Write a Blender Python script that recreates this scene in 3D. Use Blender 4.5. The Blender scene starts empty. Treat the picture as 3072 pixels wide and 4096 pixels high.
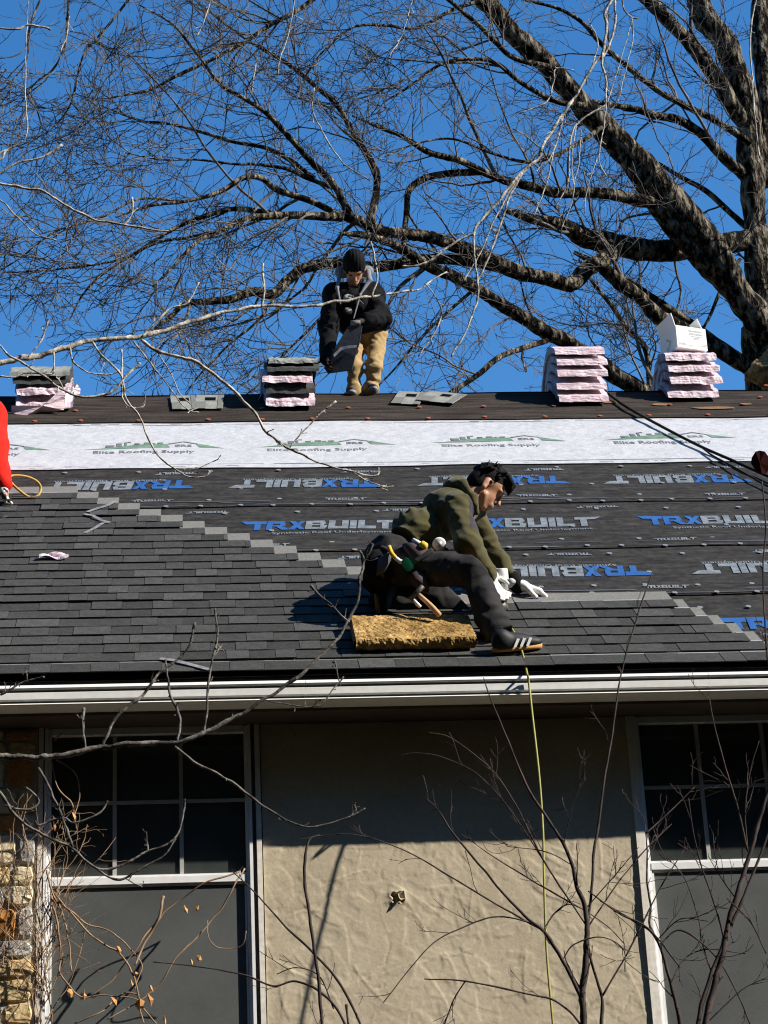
import bpy, bmesh, math, random
import numpy as np
from mathutils import Vector, Matrix
random.seed(7); RNG = np.random.default_rng(7)
R_ = math.radians
scene = bpy.context.scene
COL = scene.collection

# ------------------------------------------------------------------ camera
F_PX = 9200.0; CX, CY = 1536.0, 2048.0            # focal length in photograph pixels (3072 x 4096)
CAM_LOC = np.array([0.0, 0.0, 1.6])
_X = np.array([108644, -1437, 9200.0]); _X /= np.linalg.norm(_X)
_Z = np.array([-990.0, -21600, 9200]); _Z -= _X * (_X @ _Z); _Z /= np.linalg.norm(_Z)
_Y = np.cross(_Z, _X)
CR = np.array([_X, _Y, _Z])                        # rows: world axes in camera coordinates (right, down, forward)
c_right, c_up, c_fwd = CR @ [1, 0, 0], CR @ [0, -1, 0], CR @ [0, 0, 1]
cam_data = bpy.data.cameras.new('camera')
cam_data.sensor_fit = 'VERTICAL'; cam_data.sensor_height = 36.0
cam_data.lens = 36.0 * F_PX / 4096.0
cam_data.clip_start = 0.1; cam_data.clip_end = 2000.0
cam = bpy.data.objects.new('camera', cam_data); COL.objects.link(cam)
cam.matrix_world = Matrix(((c_right[0], c_up[0], -c_fwd[0], CAM_LOC[0]), (c_right[1], c_up[1], -c_fwd[1], CAM_LOC[1]),
                           (c_right[2], c_up[2], -c_fwd[2], CAM_LOC[2]), (0, 0, 0, 1)))
scene.camera = cam

# ------------------------------------------------------------------ light
SUN = np.array([0.765, -0.32, 0.56]); SUN /= np.linalg.norm(SUN)
w = bpy.data.worlds.new('World'); scene.world = w; w.use_nodes = True
nt = w.node_tree; nt.nodes.clear()
sky = nt.nodes.new('ShaderNodeTexSky'); sky.sky_type = 'NISHITA'; sky.sun_disc = False
sky.sun_elevation = math.asin(SUN[2]); sky.sun_rotation = math.atan2(SUN[0], SUN[1])
sky.altitude = 300; sky.air_density = 1.0; sky.dust_density = 0.1; sky.ozone_density = 4.0
hs = nt.nodes.new('ShaderNodeHueSaturation'); hs.inputs['Saturation'].default_value = 1.24
bg = nt.nodes.new('ShaderNodeBackground'); bg.inputs['Strength'].default_value = 0.128
wo = nt.nodes.new('ShaderNodeOutputWorld')
nt.links.new(sky.outputs[0], hs.inputs['Color']); nt.links.new(hs.outputs[0], bg.inputs['Color']); nt.links.new(bg.outputs[0], wo.inputs['Surface'])
sl = bpy.data.lights.new('sun', 'SUN'); sl.energy = 5.0; sl.angle = R_(0.5); sl.color = (1.0, 0.945, 0.86)
so = bpy.data.objects.new('sun', sl); COL.objects.link(so); so.location = (12, -4, 14)
so.rotation_euler = Vector(-SUN).to_track_quat('-Z', 'Y').to_euler()
scene.view_settings.view_transform = 'Standard'; scene.view_settings.look = 'None'
scene.view_settings.gamma = 1.0; scene.view_settings.use_curve_mapping = False
scene.view_settings.exposure = 0.7
scene.cycles.max_bounces = 4; scene.cycles.diffuse_bounces = 2; scene.cycles.use_denoising = True; scene.cycles.denoiser = 'OPENIMAGEDENOISE'; scene.cycles.denoising_input_passes = 'RGB_ALBEDO_NORMAL'; scene.cycles.filter_width = 1.15

# ------------------------------------------------------------------ photograph pixel -> point in the place
D = 3072 / 1659.0
def px(x, y, Y):                                   # photograph pixel, depth Y
    d = CR @ np.array([(x - CX) / F_PX, (y - CY) / F_PX, 1.0])
    return CAM_LOC + d * (Y - CAM_LOC[1]) / d[1]
def pd(x, y, Y): return px(x * D, y * D, Y)
PITCH = R_(39); cP, sP = math.cos(PITCH), math.sin(PITCH)
EAVE = np.array([0, 11.05, 5.415]); NRM = np.array([0, -sP, cP]); UPS = np.array([0, cP, sP])
RIDGE_S = 6.30
def roof(X, s, h=0.0): return np.array([X, EAVE[1] + s * cP - h * sP, EAVE[2] + s * sP + h * cP])
def on_roof(x, y, h=0.0):                          # photograph pixel -> (X, s) on the front slope
    d = CR @ np.array([(x - CX) / F_PX, (y - CY) / F_PX, 1.0]); e = EAVE + NRM * h
    p = CAM_LOC + d * (((e - CAM_LOC) @ NRM) / (d @ NRM)); return p[0], (p - e) @ UPS
MROOF = Matrix(((1, 0, 0, 0), (0, cP, -sP, EAVE[1]), (0, sP, cP, EAVE[2]), (0, 0, 0, 1)))
WALL_Y = 11.337

# ------------------------------------------------------------------ object helpers
WM = {}
def link(o, parent=None, world=None):
    COL.objects.link(o); world = world or Matrix.Identity(4); WM[o.name] = world
    if parent is not None:
        o.parent = parent; o.matrix_parent_inverse = WM[parent.name].inverted()
    o.matrix_basis = world
    return o
def tag(o, label=None, cat=None, group=None, kind=None):
    for k, v in (('label', label), ('category', cat), ('group', group), ('kind', kind)):
        if v: o[k] = v
    return o
def empty(name, loc, label=None, cat=None, group=None, kind=None, parent=None):
    o = bpy.data.objects.new(name, None); o.empty_display_size = 0.1
    link(o, parent, Matrix.Translation(Vector(loc))); return tag(o, label, cat, group, kind)
def mobj(name, me, parent=None, world=None, label=None, cat=None, group=None, kind=None):
    return tag(link(bpy.data.objects.new(name, me), parent, world), label, cat, group, kind)

class MB:
    """collects faces, then links them as one mesh object"""
    def __init__(s): s.v = []; s.f = []; s.m = []; s.tone = []; s.t = 1.0; s.n = 0
    def add(s, vs, fs, mi=0):
        b = s.n; s.v.append(np.asarray(vs, float).reshape(-1, 3)); s.n += len(s.v[-1])
        for f in fs: s.f.append([b + i for i in f]); s.m.append(mi); s.tone.append(s.t)
        return s
    def box(s, a, b, mi=0, skip='', T=None):
        x0, y0, z0 = a; x1, y1, z1 = b
        vs = np.array([(x0,y0,z0),(x1,y0,z0),(x1,y1,z0),(x0,y1,z0),(x0,y0,z1),(x1,y0,z1),(x1,y1,z1),(x0,y1,z1)], float)
        if T is not None: vs = T(vs)
        F = {'-z':(0,3,2,1),'+z':(4,5,6,7),'-y':(0,1,5,4),'+x':(1,2,6,5),'+y':(2,3,7,6),'-x':(3,0,4,7)}
        return s.add(vs, [f for k, f in F.items() if k not in skip.split()], mi)
    def tube(s, P, r, sides=8, mi=0, caps=True, jit=0.0):
        P = np.asarray(P, float); n = len(P); r = np.broadcast_to(np.asarray(r, float), (n,))
        T = np.gradient(P, axis=0); T /= np.linalg.norm(T, axis=1)[:, None] + 1e-12
        a = np.array([0.31, 0.77, 0.56]); a -= T[0] * (a @ T[0]); a /= np.linalg.norm(a)
        th = np.arange(sides) * 2 * math.pi / sides; V = np.empty((n, sides, 3))
        for i in range(n):
            a = a - T[i] * (a @ T[i]); a /= np.linalg.norm(a); b = np.cross(T[i], a)
            rr = r[i] * (1 + (RNG.uniform(-jit, jit, sides) if jit else 0))
            V[i] = P[i] + (np.cos(th) * rr)[:, None] * a + (np.sin(th) * rr)[:, None] * b
        F = [(i*sides+j, i*sides+(j+1)%sides, (i+1)*sides+(j+1)%sides, (i+1)*sides+j) for i in range(n-1) for j in range(sides)]
        if caps: F += [tuple(range(sides))[::-1], tuple((n-1)*sides + j for j in range(sides))]
        return s.add(V.reshape(-1, 3), F, mi)
    def prism(s, poly, z0, z1, mi=0, T=None, bottom=True):
        n = len(poly); vs = np.array([(x, y, z0) for x, y in poly] + [(x, y, z1) for x, y in poly], float)
        if T is not None: vs = T(vs)
        F = [tuple(range(n, 2*n))] + [(i, (i+1)%n, n+(i+1)%n, n+i) for i in range(n)]
        if bottom: F.append(tuple(range(n))[::-1])
        return s.add(vs, F, mi)
    def grid(s, fn, nu, nv, mi=0):
        V = np.array([fn(i / nu, j / nv) for j in range(nv+1) for i in range(nu+1)])
        return s.add(V, [(j*(nu+1)+i, j*(nu+1)+i+1, (j+1)*(nu+1)+i+1, (j+1)*(nu+1)+i) for j in range(nv) for i in range(nu)], mi)
    def mesh(s, name, mats, smooth=False):
        me = bpy.data.meshes.new(name); me.from_pydata(np.concatenate(s.v).tolist(), [], s.f)
        for m in (mats if isinstance(mats, (list, tuple)) else [mats]): me.materials.append(m)
        me.polygons.foreach_set('material_index', s.m)
        if smooth: me.polygons.foreach_set('use_smooth', [True] * len(s.f))
        if len(set(s.tone)) > 1:
            at = me.attributes.new('tone', 'FLOAT', 'FACE'); at.data.foreach_set('value', s.tone)
        me.update(); return me
    def build(s, name, mats, parent=None, smooth=False, world=None, **kw):
        return mobj(name, s.mesh(name, mats, smooth), parent, world, **kw)

def spline(P, per=5):
    P = np.asarray(P, float)
    if len(P) < 3: return np.array([P[0] + (P[-1]-P[0]) * t for t in np.linspace(0, 1, per+1)])
    Q = np.vstack([2*P[0]-P[1], P, 2*P[-1]-P[-2]]); out = []
    for i in range(1, len(Q)-2):
        p0, p1, p2, p3 = Q[i-1:i+3]
        for t in np.linspace(0, 1, per, endpoint=False):
            out.append(.5*(2*p1 + (p2-p0)*t + (2*p0-5*p1+4*p2-p3)*t*t + (3*p1-p0-3*p2+p3)*t**3))
    out.append(P[-1]); return np.array(out)
def interp_r(r, n): return np.interp(np.linspace(0, 1, n), np.linspace(0, 1, len(r)), r)

def snoise(p, f, seed=0):                          # smooth value between about -1 and 1
    p = np.asarray(p, float) * f; g = np.random.default_rng(seed); o = 0
    for k in range(5):
        d = g.normal(size=3); d *= (1 + .45*k) / np.linalg.norm(d); q = g.normal(size=3) * .9
        o = o + np.sin(p @ d * 2.1 + g.uniform(0, 6.28) + 1.3*np.sin(p @ q + k)) / (1 + .3*k)
    return o / 2.6

# ------------------------------------------------------------------ materials
def mat(name, col, rough=0.8, spec=0.3, noise=None, bump=None, metal=0.0, col2=None, attr=False, nscale=8, detail=6, stretch=None, thresh=(0.35, 0.65), sheen=0.0, coat=0.0, extra=None):
    m = bpy.data.materials.new(name); m.use_nodes = True; t = m.node_tree; N = t.nodes; L = t.links
    b = N['Principled BSDF']; b.inputs['Roughness'].default_value = rough; b.inputs['Specular IOR Level'].default_value = spec
    b.inputs['Metallic'].default_value = metal; b.inputs['Base Color'].default_value = (*col, 1)
    if sheen: b.inputs['Sheen Weight'].default_value = sheen
    tc = N.new('ShaderNodeTexCoord'); src = tc.outputs['Object']
    if stretch:
        mp = N.new('ShaderNodeMapping'); mp.inputs['Scale'].default_value = stretch; L.new(src, mp.inputs[0]); src = mp.outputs[0]
    out = None
    if col2 is not None:
        n = N.new('ShaderNodeTexNoise'); n.inputs['Scale'].default_value = nscale; n.inputs['Detail'].default_value = detail; n.inputs['Roughness'].default_value = .62
        L.new(src, n.inputs['Vector']); r = N.new('ShaderNodeValToRGB')
        r.color_ramp.elements[0].position, r.color_ramp.elements[1].position = thresh
        r.color_ramp.elements[0].color = (*col, 1); r.color_ramp.elements[1].color = (*col2, 1)
        L.new(n.outputs['Fac'], r.inputs[0]); out = r.outputs[0]
    if extra:                                      # (scale, darkest, lightest): second, finer grain
        n2 = N.new('ShaderNodeTexNoise'); n2.inputs['Scale'].default_value = extra[0]; n2.inputs['Detail'].default_value = 3
        L.new(tc.outputs['Object'], n2.inputs['Vector']); mr = N.new('ShaderNodeMapRange')
        mr.inputs[1].default_value = .3; mr.inputs[2].default_value = .7; mr.inputs[3].default_value = extra[1]; mr.inputs[4].default_value = extra[2]
        L.new(n2.outputs['Fac'], mr.inputs[0]); mx = N.new('ShaderNodeVectorMath'); mx.operation = 'SCALE'
        if out: L.new(out, mx.inputs[0])
        else: mx.inputs[0].default_value = col
        L.new(mr.outputs[0], mx.inputs['Scale']); out = mx.outputs[0]
    if attr:
        a = N.new('ShaderNodeAttribute'); a.attribute_name = 'tone'; mx = N.new('ShaderNodeVectorMath'); mx.operation = 'SCALE'
        if out: L.new(out, mx.inputs[0])
        else: mx.inputs[0].default_value = col
        L.new(a.outputs['Fac'], mx.inputs['Scale']); out = mx.outputs[0]
    if out: L.new(out, b.inputs['Base Color'])
    if bump:                                       # (scale, strength, distance)
        n = N.new('ShaderNodeTexNoise'); n.inputs['Scale'].default_value = bump[0]; n.inputs['Detail'].default_value = 5
        L.new(src, n.inputs['Vector']); bp = N.new('ShaderNodeBump'); bp.inputs['Strength'].default_value = bump[1]; bp.inputs['Distance'].default_value = bump[2]
        L.new(n.outputs['Fac'], bp.inputs['Height']); L.new(bp.outputs[0], b.inputs['Normal'])
    return m
M = {}
M['shingle'] = mat('shingle_granules', (.051, .0505, .0475), .9, .08, col2=(.066, .0655, .062), nscale=14, attr=True, bump=(260, .5, .004), extra=(95, .74, 1.28))
M['headlap'] = mat('shingle_headlap', (.150, .147, .132), .95, .1, col2=(.21, .205, .185), nscale=60, extra=(420, .75, 1.25))
M['seal'] = mat('shingle_seal_strip', (.33, .34, .34), .6, .3, col2=(.42, .43, .42), nscale=30)
M['shback'] = mat('shingle_back', (.20, .20, .17), .9, .1, col2=(.30, .31, .28), nscale=9, extra=(150, .8, 1.15))
M['film'] = mat('black_synthetic_film', (.019, .0175, .0155), .75, .12, col2=(.056, .051, .044), nscale=4.5, stretch=(1, 4, 1), extra=(26, .7, 1.35), bump=(18, .35, .01), thresh=(.35, .75))
M['lapglint'] = mat('film_lap_line', (.07, .07, .07), .6, .3, col2=(.12, .123, .125), nscale=12, stretch=(1, 6, 1))
M['white'] = mat('white_synthetic_film', (.48, .48, .485), .5, .35, col2=(.55, .55, .55), nscale=4, stretch=(1, 2, 1), bump=(11, .8, .02))
M['felt'] = mat('old_dark_felt', (.020, .016, .013), .95, .1, col2=(.060, .048, .038), nscale=3.2, stretch=(.7, 5, 2), bump=(14, .5, .01), extra=(60, .75, 1.25))
M['inkwhite'] = mat('pale_print', (.13, .15, .165), .6, .2, col2=(.25, .28, .30), nscale=16, extra=(50, .75, 1.1))
M['inkblue'] = mat('blue_print', (.022, .085, .27), .6, .2, col2=(.032, .12, .33), nscale=9)
M['inkgreen'] = mat('green_print', (.10, .19, .12), .6, .2, col2=(.20, .29, .21), nscale=16)
M['inkdark'] = mat('grey_print', (.10, .105, .105), .6, .2, col2=(.24, .24, .24), nscale=30)
M['cap'] = mat('grey_plastic_cap', (.20, .21, .22), .5, .4, col2=(.26, .27, .28), nscale=20)
M['capo'] = mat('orange_plastic_cap', (.40, .09, .035), .5, .4, col2=(.46, .14, .07), nscale=20)
M['gutter'] = mat('white_gutter_paint', (.74, .72, .66), .4, .4, col2=(.82, .81, .77), nscale=3, stretch=(1, 4, 8), extra=(25, .93, 1.04))
M['brown'] = mat('brown_soffit_paint', (.085, .064, .048), .7, .3, col2=(.11, .085, .065), nscale=4)
M['stucco'] = mat('tan_stucco', (.47, .395, .275), .9, .12, col2=(.55, .468, .335), nscale=2.2, bump=(70, .28, .004), extra=(45, .92, 1.07))
M['trim'] = mat('cream_trim_paint', (.74, .67, .56), .6, .3, col2=(.82, .77, .68), nscale=12, stretch=(8, 8, 1), extra=(40, .85, 1.08))
M['vinyl'] = mat('white_window_vinyl', (.82, .81, .78), .4, .4, col2=(.87, .865, .85), nscale=10, extra=(18, .92, 1.03))
M['glass'] = mat('dusty_dark_glass', (.030, .034, .032), .12, .3, col2=(.055, .060, .057), nscale=2.5)
M['screen'] = mat('grey_insect_screen', (.085, .090, .086), .8, .1, col2=(.115, .12, .115), nscale=2.0, extra=(700, .7, 1.25))
M['black'] = mat('dark_void', (.006, .006, .006), .9, .1)
M['foam'] = mat('yellow_foam', (.24, .14, .045), .95, .05, col2=(.52, .33, .125), nscale=9, bump=(45, .9, .02), extra=(38, .55, 1.25))
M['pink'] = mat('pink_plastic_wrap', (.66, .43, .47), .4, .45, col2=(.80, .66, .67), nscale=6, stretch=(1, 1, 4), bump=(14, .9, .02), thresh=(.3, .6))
M['wrapside'] = mat('shade_grey_wrap_side', (.07, .08, .11), .45, .35, col2=(.27, .23, .26), nscale=7, bump=(20, .5, .012), thresh=(.35, .7))  # wrap sides painted blue grey for their shade; reused on grey strips
M['card'] = mat('white_cardboard', (.82, .81, .76), .7, .2, col2=(.86, .85, .82), nscale=5)
M['cardgrey'] = mat('grey_box_print', (.42, .44, .42), .7, .2, col2=(.55, .56, .53), nscale=40)
M['bark'] = mat('sun_flecked_furrowed_bark', (.009, .007, .005), .95, .05, col2=(.36, .30, .215), nscale=15, stretch=(1, 1, .35), bump=(15, 1.0, .14), thresh=(.46, .74))  # near black shade and pale sunlit flecks are mixed into the colour
M['twig'] = mat('grey_twig_bark', (.022, .018, .016), .9, .1, col2=(.22, .195, .17), nscale=2.5)
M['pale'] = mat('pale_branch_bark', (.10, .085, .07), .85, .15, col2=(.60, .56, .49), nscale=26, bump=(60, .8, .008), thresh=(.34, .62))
M['palelow'] = mat('shaded_branch_bark', (.035, .030, .027), .85, .15, col2=(.24, .22, .19), nscale=18, bump=(60, .8, .008), thresh=(.38, .68))
M['shrub'] = mat('red_brown_stem_bark', (.022, .014, .012), .8, .2, col2=(.085, .062, .052), nscale=9, bump=(80, .3, .003))
M['vine'] = mat('tan_vine_stem', (.22, .13, .075), .9, .1, col2=(.38, .27, .17), nscale=12)
M['leaf'] = mat('dry_orange_leaf', (.45, .20, .06), .8, .2, col2=(.62, .35, .14), nscale=30)
M['redleaf'] = mat('dark_red_leaf', (.08, .012, .010), .6, .3, col2=(.12, .02, .016), nscale=20)
M['burl'] = mat('sunlit_tan_bark', (.16, .085, .035), .9, .1, col2=(.50, .31, .14), nscale=14, bump=(18, 1.0, .04), extra=(50, .6, 1.2))
M['olive'] = mat('olive_fleece', (.066, .058, .023), .95, .05, col2=(.088, .078, .034), nscale=9, bump=(150, .3, .004), sheen=.15)
M['patch'] = mat('charcoal_sleeve_patch', (.040, .036, .040), .9, .1, col2=(.052, .047, .052), nscale=20, bump=(150, .3, .003))
M['pants'] = mat('charcoal_work_trousers', (.024, .024, .024), .9, .08, col2=(.044, .043, .041), nscale=7, bump=(140, .3, .003), extra=(30, .85, 1.15))
M['skin'] = mat('tan_skin', (.40, .19, .105), .55, .4, col2=(.46, .23, .135), nscale=20)
M['hair'] = mat('black_hair', (.004, .0035, .0035), .75, .12, col2=(.010, .0085, .008), nscale=60, bump=(90, .8, .006), stretch=(1, 1, 3))
M['glove'] = mat('white_knit_glove', (.74, .72, .66), .9, .1, col2=(.82, .80, .75), nscale=40, bump=(120, .4, .003))
M['gloveblue'] = mat('blue_rubber_fingertips', (.03, .035, .20), .5, .4, col2=(.045, .05, .27), nscale=20)
M['blackcloth'] = mat('black_jacket_cloth', (.006, .006, .0065), .9, .08, col2=(.013, .013, .0135), nscale=10, bump=(60, .3, .004))
M['khaki'] = mat('tan_work_trousers', (.31, .205, .09), .9, .1, col2=(.42, .295, .145), nscale=9, bump=(100, .3, .004))
M['greyhood'] = mat('grey_hoodie', (.17, .175, .185), .9, .1, col2=(.24, .245, .255), nscale=15)
M['red'] = mat('red_hoodie', (.62, .016, .010), .9, .1, col2=(.72, .026, .014), nscale=7, bump=(90, .3, .004))
M['leather'] = mat('maroon_leather_pouch', (.045, .026, .026), .7, .3, col2=(.075, .047, .045), nscale=14, bump=(60, .4, .004))
M['blackrubber'] = mat('black_rubber', (.012, .012, .012), .6, .3, col2=(.02, .02, .02), nscale=20)
M['gum'] = mat('gum_rubber_sole', (.50, .24, .07), .7, .3, col2=(.62, .33, .11), nscale=20)
M['stripe'] = mat('white_leather_stripe', (.80, .79, .74), .5, .4, col2=(.84, .83, .80), nscale=30)
M['steel'] = mat('brushed_grey_metal', (.42, .44, .43), .4, .5, col2=(.55, .56, .54), nscale=20, metal=.3)
M['darksteel'] = mat('dark_gun_metal', (.03, .028, .026), .5, .5, col2=(.10, .09, .075), nscale=30, metal=.3)
M['wood'] = mat('hammer_handle_wood', (.50, .27, .12), .6, .3, col2=(.60, .36, .18), nscale=10, stretch=(6, 6, 1))
M['yellow'] = mat('yellow_plastic', (.75, .40, .015), .5, .4, col2=(.80, .48, .03), nscale=20)
M['green'] = mat('green_plastic', (.02, .27, .14), .5, .4, col2=(.03, .33, .18), nscale=20)
M['tape'] = mat('chrome_white_tape_case', (.78, .77, .73), .4, .5, col2=(.84, .83, .80), nscale=20)
M['hose'] = mat('yellow_green_air_hose', (.26, .25, .05), .55, .3, col2=(.36, .33, .09), nscale=30)
M['hosey'] = mat('orange_yellow_air_hose', (.40, .26, .05), .55, .3, col2=(.50, .34, .09), nscale=30)
M['rope'] = mat('black_rope', (.010, .010, .010), .8, .1, col2=(.03, .03, .028), nscale=90)
M['clear'] = mat('pale_release_strip', (.14, .14, .14), .6, .2, col2=(.30, .30, .30), nscale=30)
M['ground'] = mat('winter_lawn', (.020, .017, .012), .95, .05, col2=(.036, .030, .020), nscale=3, bump=(40, .5, .03))
M['plywood'] = mat('roof_deck_wood', (.10, .075, .05), .9, .1, col2=(.15, .11, .07), nscale=4)
M['mortar'] = mat('pale_mortar', (.42, .37, .29), .95, .05, col2=(.52, .47, .38), nscale=20, bump=(60, .6, .008))
STONES = [mat('stone_' + n, c, .9, .1, col2=c2, nscale=9, bump=(16, .7, .02), extra=(45, .8, 1.2)) for n, c, c2 in (
    ('cream', (.62, .50, .30), (.76, .66, .46)), ('tan', (.54, .37, .17), (.68, .52, .28)), ('rust', (.42, .17, .045), (.56, .28, .09)),
    ('grey', (.44, .42, .39), (.56, .54, .50)), ('honey', (.60, .42, .17), (.70, .56, .29)), ('white', (.70, .65, .55), (.80, .76, .67)))]
# ================================================================== ground
gm = MB().box((-120, -60, -.3), (120, 240, 0.0)); gm.build('ground', M['ground'], kind='structure')

# ================================================================== house
house = empty('house', (0.9, 13.4, 0), 'house with stucco and stone wall under a steep half shingled roof', 'house')
X0, X1 = -4.2, 7.2
# --- roof deck with both slopes
b = MB()
zr = EAVE[2] + RIDGE_S * sP; yr = EAVE[1] + RIDGE_S * cP
prof = [(EAVE[1] + .03, EAVE[2] + .012), (yr, zr - .012), (2*yr - EAVE[1], EAVE[2] - .012), (2*yr - EAVE[1], EAVE[2] - .08), (yr, zr - .12), (EAVE[1] + .03, EAVE[2] - .06)]
vs = [(X0, y, z) for y, z in prof] + [(X1, y, z) for y, z in prof]; n = 6
b.add(vs, [(i, (i+1) % n, n + (i+1) % n, n + i) for i in range(n)] + [tuple(range(n))[::-1], tuple(range(n, 2*n))])
deck = b.build('roof_deck', M['plywood'], house)

# --- underlayment sheets on the front slope (each laps over the one below)
def ripple(X, s, a): return a * (np.sin(X*3.1 + s*2.0) * .5 + np.sin(X*7.7 - s*5.0 + 1) * .3 + np.sin(s*24 + np.sin(X*2.3)*1.5) * .35)
def sheet(name, s0, s1, h0, h1, material, label, amp=.0048, nu=150, nv=14, th=.004):
    b = MB(); xs = np.linspace(X0, X1, nu+1)
    def fn(u, v):
        X = X0 + (X1-X0)*u; s = s0 + (s1-s0)*v + .008*math.sin(X*1.3 + s0*7)*(1 - v)
        return (X, s, h0 + (h1-h0)*v + ripple(X, s, amp))
    b.grid(fn, nu, nv)
    ed = [fn(i/nu, 0) for i in range(nu+1)]
    V = [p for p in ed] + [(p[0], p[1], p[2]-th) for p in ed]
    b.add(V, [(nu+1+i, nu+2+i, i+1, i) for i in range(nu)])
    return b.build(name, material, house, True, MROOF, label=label)
LAPS = [-.02, 1.22, 2.15, 3.16, 4.22]
sheets = []
for i in range(4):
    sheets.append(sheet('underlayment', LAPS[i] - (.0 if i == 0 else .03), LAPS[i+1] + .05, .022 if i else .013, .013, M['film'], 'black printed synthetic roof underlayment'))
white = sheet('underlayment', 4.11, 5.52, .024, .015, M['white'], 'white printed synthetic underlayment strip', amp=.0045)
felt = sheet('roofing_felt', 5.43, RIDGE_S - .005, .026, .018, M['felt'], 'dark weathered felt along the ridge', amp=.004)
# felt folded over the ridge onto the back slope
b = MB(); 
def fb(u, v):
    X = X0 + (X1-X0)*u; a = v*1.0
    return (X, yr + a*cP - .01*(1-v), zr - a*sP + .024 + ripple(X, a, .003))
b.grid(fb, 100, 8); b.build('ridge_felt', M['felt'], house, True)

# --- print on the sheets
SH = {i: (LAPS[i] - (.0 if i == 0 else .03), LAPS[i+1] + .05, .022 if i else .013, .013, .0048) for i in range(4)}; SH['w'] = (4.11, 5.52, .024, .015, .0045)
def drape(mb, key, ztop):                           # lay the ink on the rippled sheet instead of on a flat plane
    s0, s1, h0, h1, am = SH[key]
    for V in mb.v: V[:, 2] = h0 + (h1-h0)*(V[:, 1]-s0)/(s1-s0) + ripple(V[:, 0], V[:, 1], am) + (.0040 if key != 'w' else .0020) + np.clip(V[:, 2] - ztop, -.003, .003)
def quads_to(mb, Q, mi, x0, s0, wx, hy, sh, rot, z):
    for q in Q:
        P = []
        for x, y in q:
            X = (x + y*sh) * wx; S = y * hy
            P.append((x0 + X, s0 + S, z) if not rot else (x0 - X, s0 - S, z))
        mb.add(P, [tuple(range(len(P)))], mi)
def rc(a, b, c, d): return [(a, b), (c, b), (c, d), (a, d)]
LET = {'t': ([rc(.38, 0, .72, .66), [(-.1, .66), (1.0, .66), (1.0, 1), (-.42, 1)]], 1.04),
       'R': ([rc(0, 0, .32, 1), [(.32, .72), (1.0, .72), (.9, 1), (.32, 1)], rc(.32, .38, .98, .52), rc(.7, .52, 1, .72), [(.5, .38), (.86, .38), (1.3, 0), (.86, 0)]], 1.18),
       'X': ([[(0, 0), (.34, 0), (.62, .5), (.34, 1), (0, 1), (.28, .5)], [(.62, .5), (.9, 1), (.62, 1), (.48, .75)], [(.62, .5), (.48, .25), (.62, 0), (.9, 0)]], .92),
       'B': ([rc(0, 0, .36, 1), [(.36, .76), (1.08, .76), (.98, 1), (.36, 1)], rc(.36, .42, 1.0, .6), [(.36, 0), (1.05, 0), (1.15, .2), (.36, .2)], rc(.8, .2, 1.15, .42), rc(.78, .6, 1.08, .76)], 1.24),
       'U': ([rc(0, .0, .36, 1), rc(.72, 0, 1.08, 1), rc(.36, 0, .72, .26)], 1.16),
       'I': ([rc(0, 0, .36, 1)], .44), 'L': ([rc(0, 0, .36, 1), rc(.36, 0, .98, .28)], 1.0),
       'T': ([rc(.3, 0, .66, .68), [(0, .68), (1.1, .68), (1.5, 1), (0, 1)]], 1.3)}
def logo(mb, xs, s, width, height, rot, z, mono=False):
    wt = sum(LET[c][1] for c in 'tRXBUILT'); k = width / wt; cur = 0
    for c in 'tRXBUILT':
        q, adv = LET[c]
        quads_to(mb, q, 0 if (c in 'tRX' and not mono) else 1, xs + (cur*k if not rot else -cur*k), s, k, height, .18, rot, z)
        cur += adv
def text_mesh(txt, size, sx=1.0, bold=0.0):
    cu = bpy.data.curves.new('lettering', 'FONT'); cu.body = txt; cu.size = size; cu.resolution_u = 2; cu.offset = bold
    o = bpy.data.objects.new('lettering', cu); COL.objects.link(o)
    dg = bpy.context.evaluated_depsgraph_get(); me = bpy.data.meshes.new_from_object(o.evaluated_get(dg))
    bpy.data.objects.remove(o); bpy.data.curves.remove(cu)
    v = np.empty(len(me.vertices)*3); me.vertices.foreach_get('co', v); v = v.reshape(-1, 3); v[:, 0] *= sx
    f = [list(p.vertices) for p in me.polygons]; bpy.data.meshes.remove(me); return v, f
SUB = text_mesh('Synthetic Roof Underlayment', .062, 1.0, .0008)
SUBW = SUB[0][:, 0].max()
def put_text(mb, tm, x, s, rot, z, width, mi, hscale=1.0):
    v, f = tm; w0 = v[:, 0].max(); P = v.copy(); P[:, 0] *= width / w0; P[:, 1] *= hscale
    if rot: P[:, :2] *= -1
    P += (x, s, z); mb.add(P, f, mi)
ZT = .0285
def logo_obj(parent, xs, s, rot, width=.95, height=.20):
    b = MB(); logo(b, xs, s, width, height, rot, ZT)
    if rot: put_text(b, SUB, xs - .16*width, s + .035, True, ZT, width*.78, 1, 1.0)
    else: put_text(b, SUB, xs + .16*width, s - .085, False, ZT, width*.78, 1, 1.0)
    drape(b, sheets.index(parent), ZT); b.build('logo_print', [M['inkblue'], M['inkwhite']], parent, world=MROOF)
PITCHX = 1.245
Xr, Sr = on_roof(2950, 1908)                       # right end, upper edge of a turned logo in the top row
for k in range(-1, 5): logo_obj(sheets[3], Xr + .04 - k*PITCHX, Sr, True)
Xr, Sr = on_roof(2585, 2113)
for k in range(-3, 3): logo_obj(sheets[2], Xr + k*PITCHX, Sr, False)
Xr, Sr = on_roof(2570, 2272)
for k in range(-2, 3): logo_obj(sheets[1], Xr - k*PITCHX, Sr, True)
Xr, Sr = on_roof(2915, 2530)
for k in range(0, 2): logo_obj(sheets[0], Xr + k*PITCHX, Sr, False)
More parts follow.
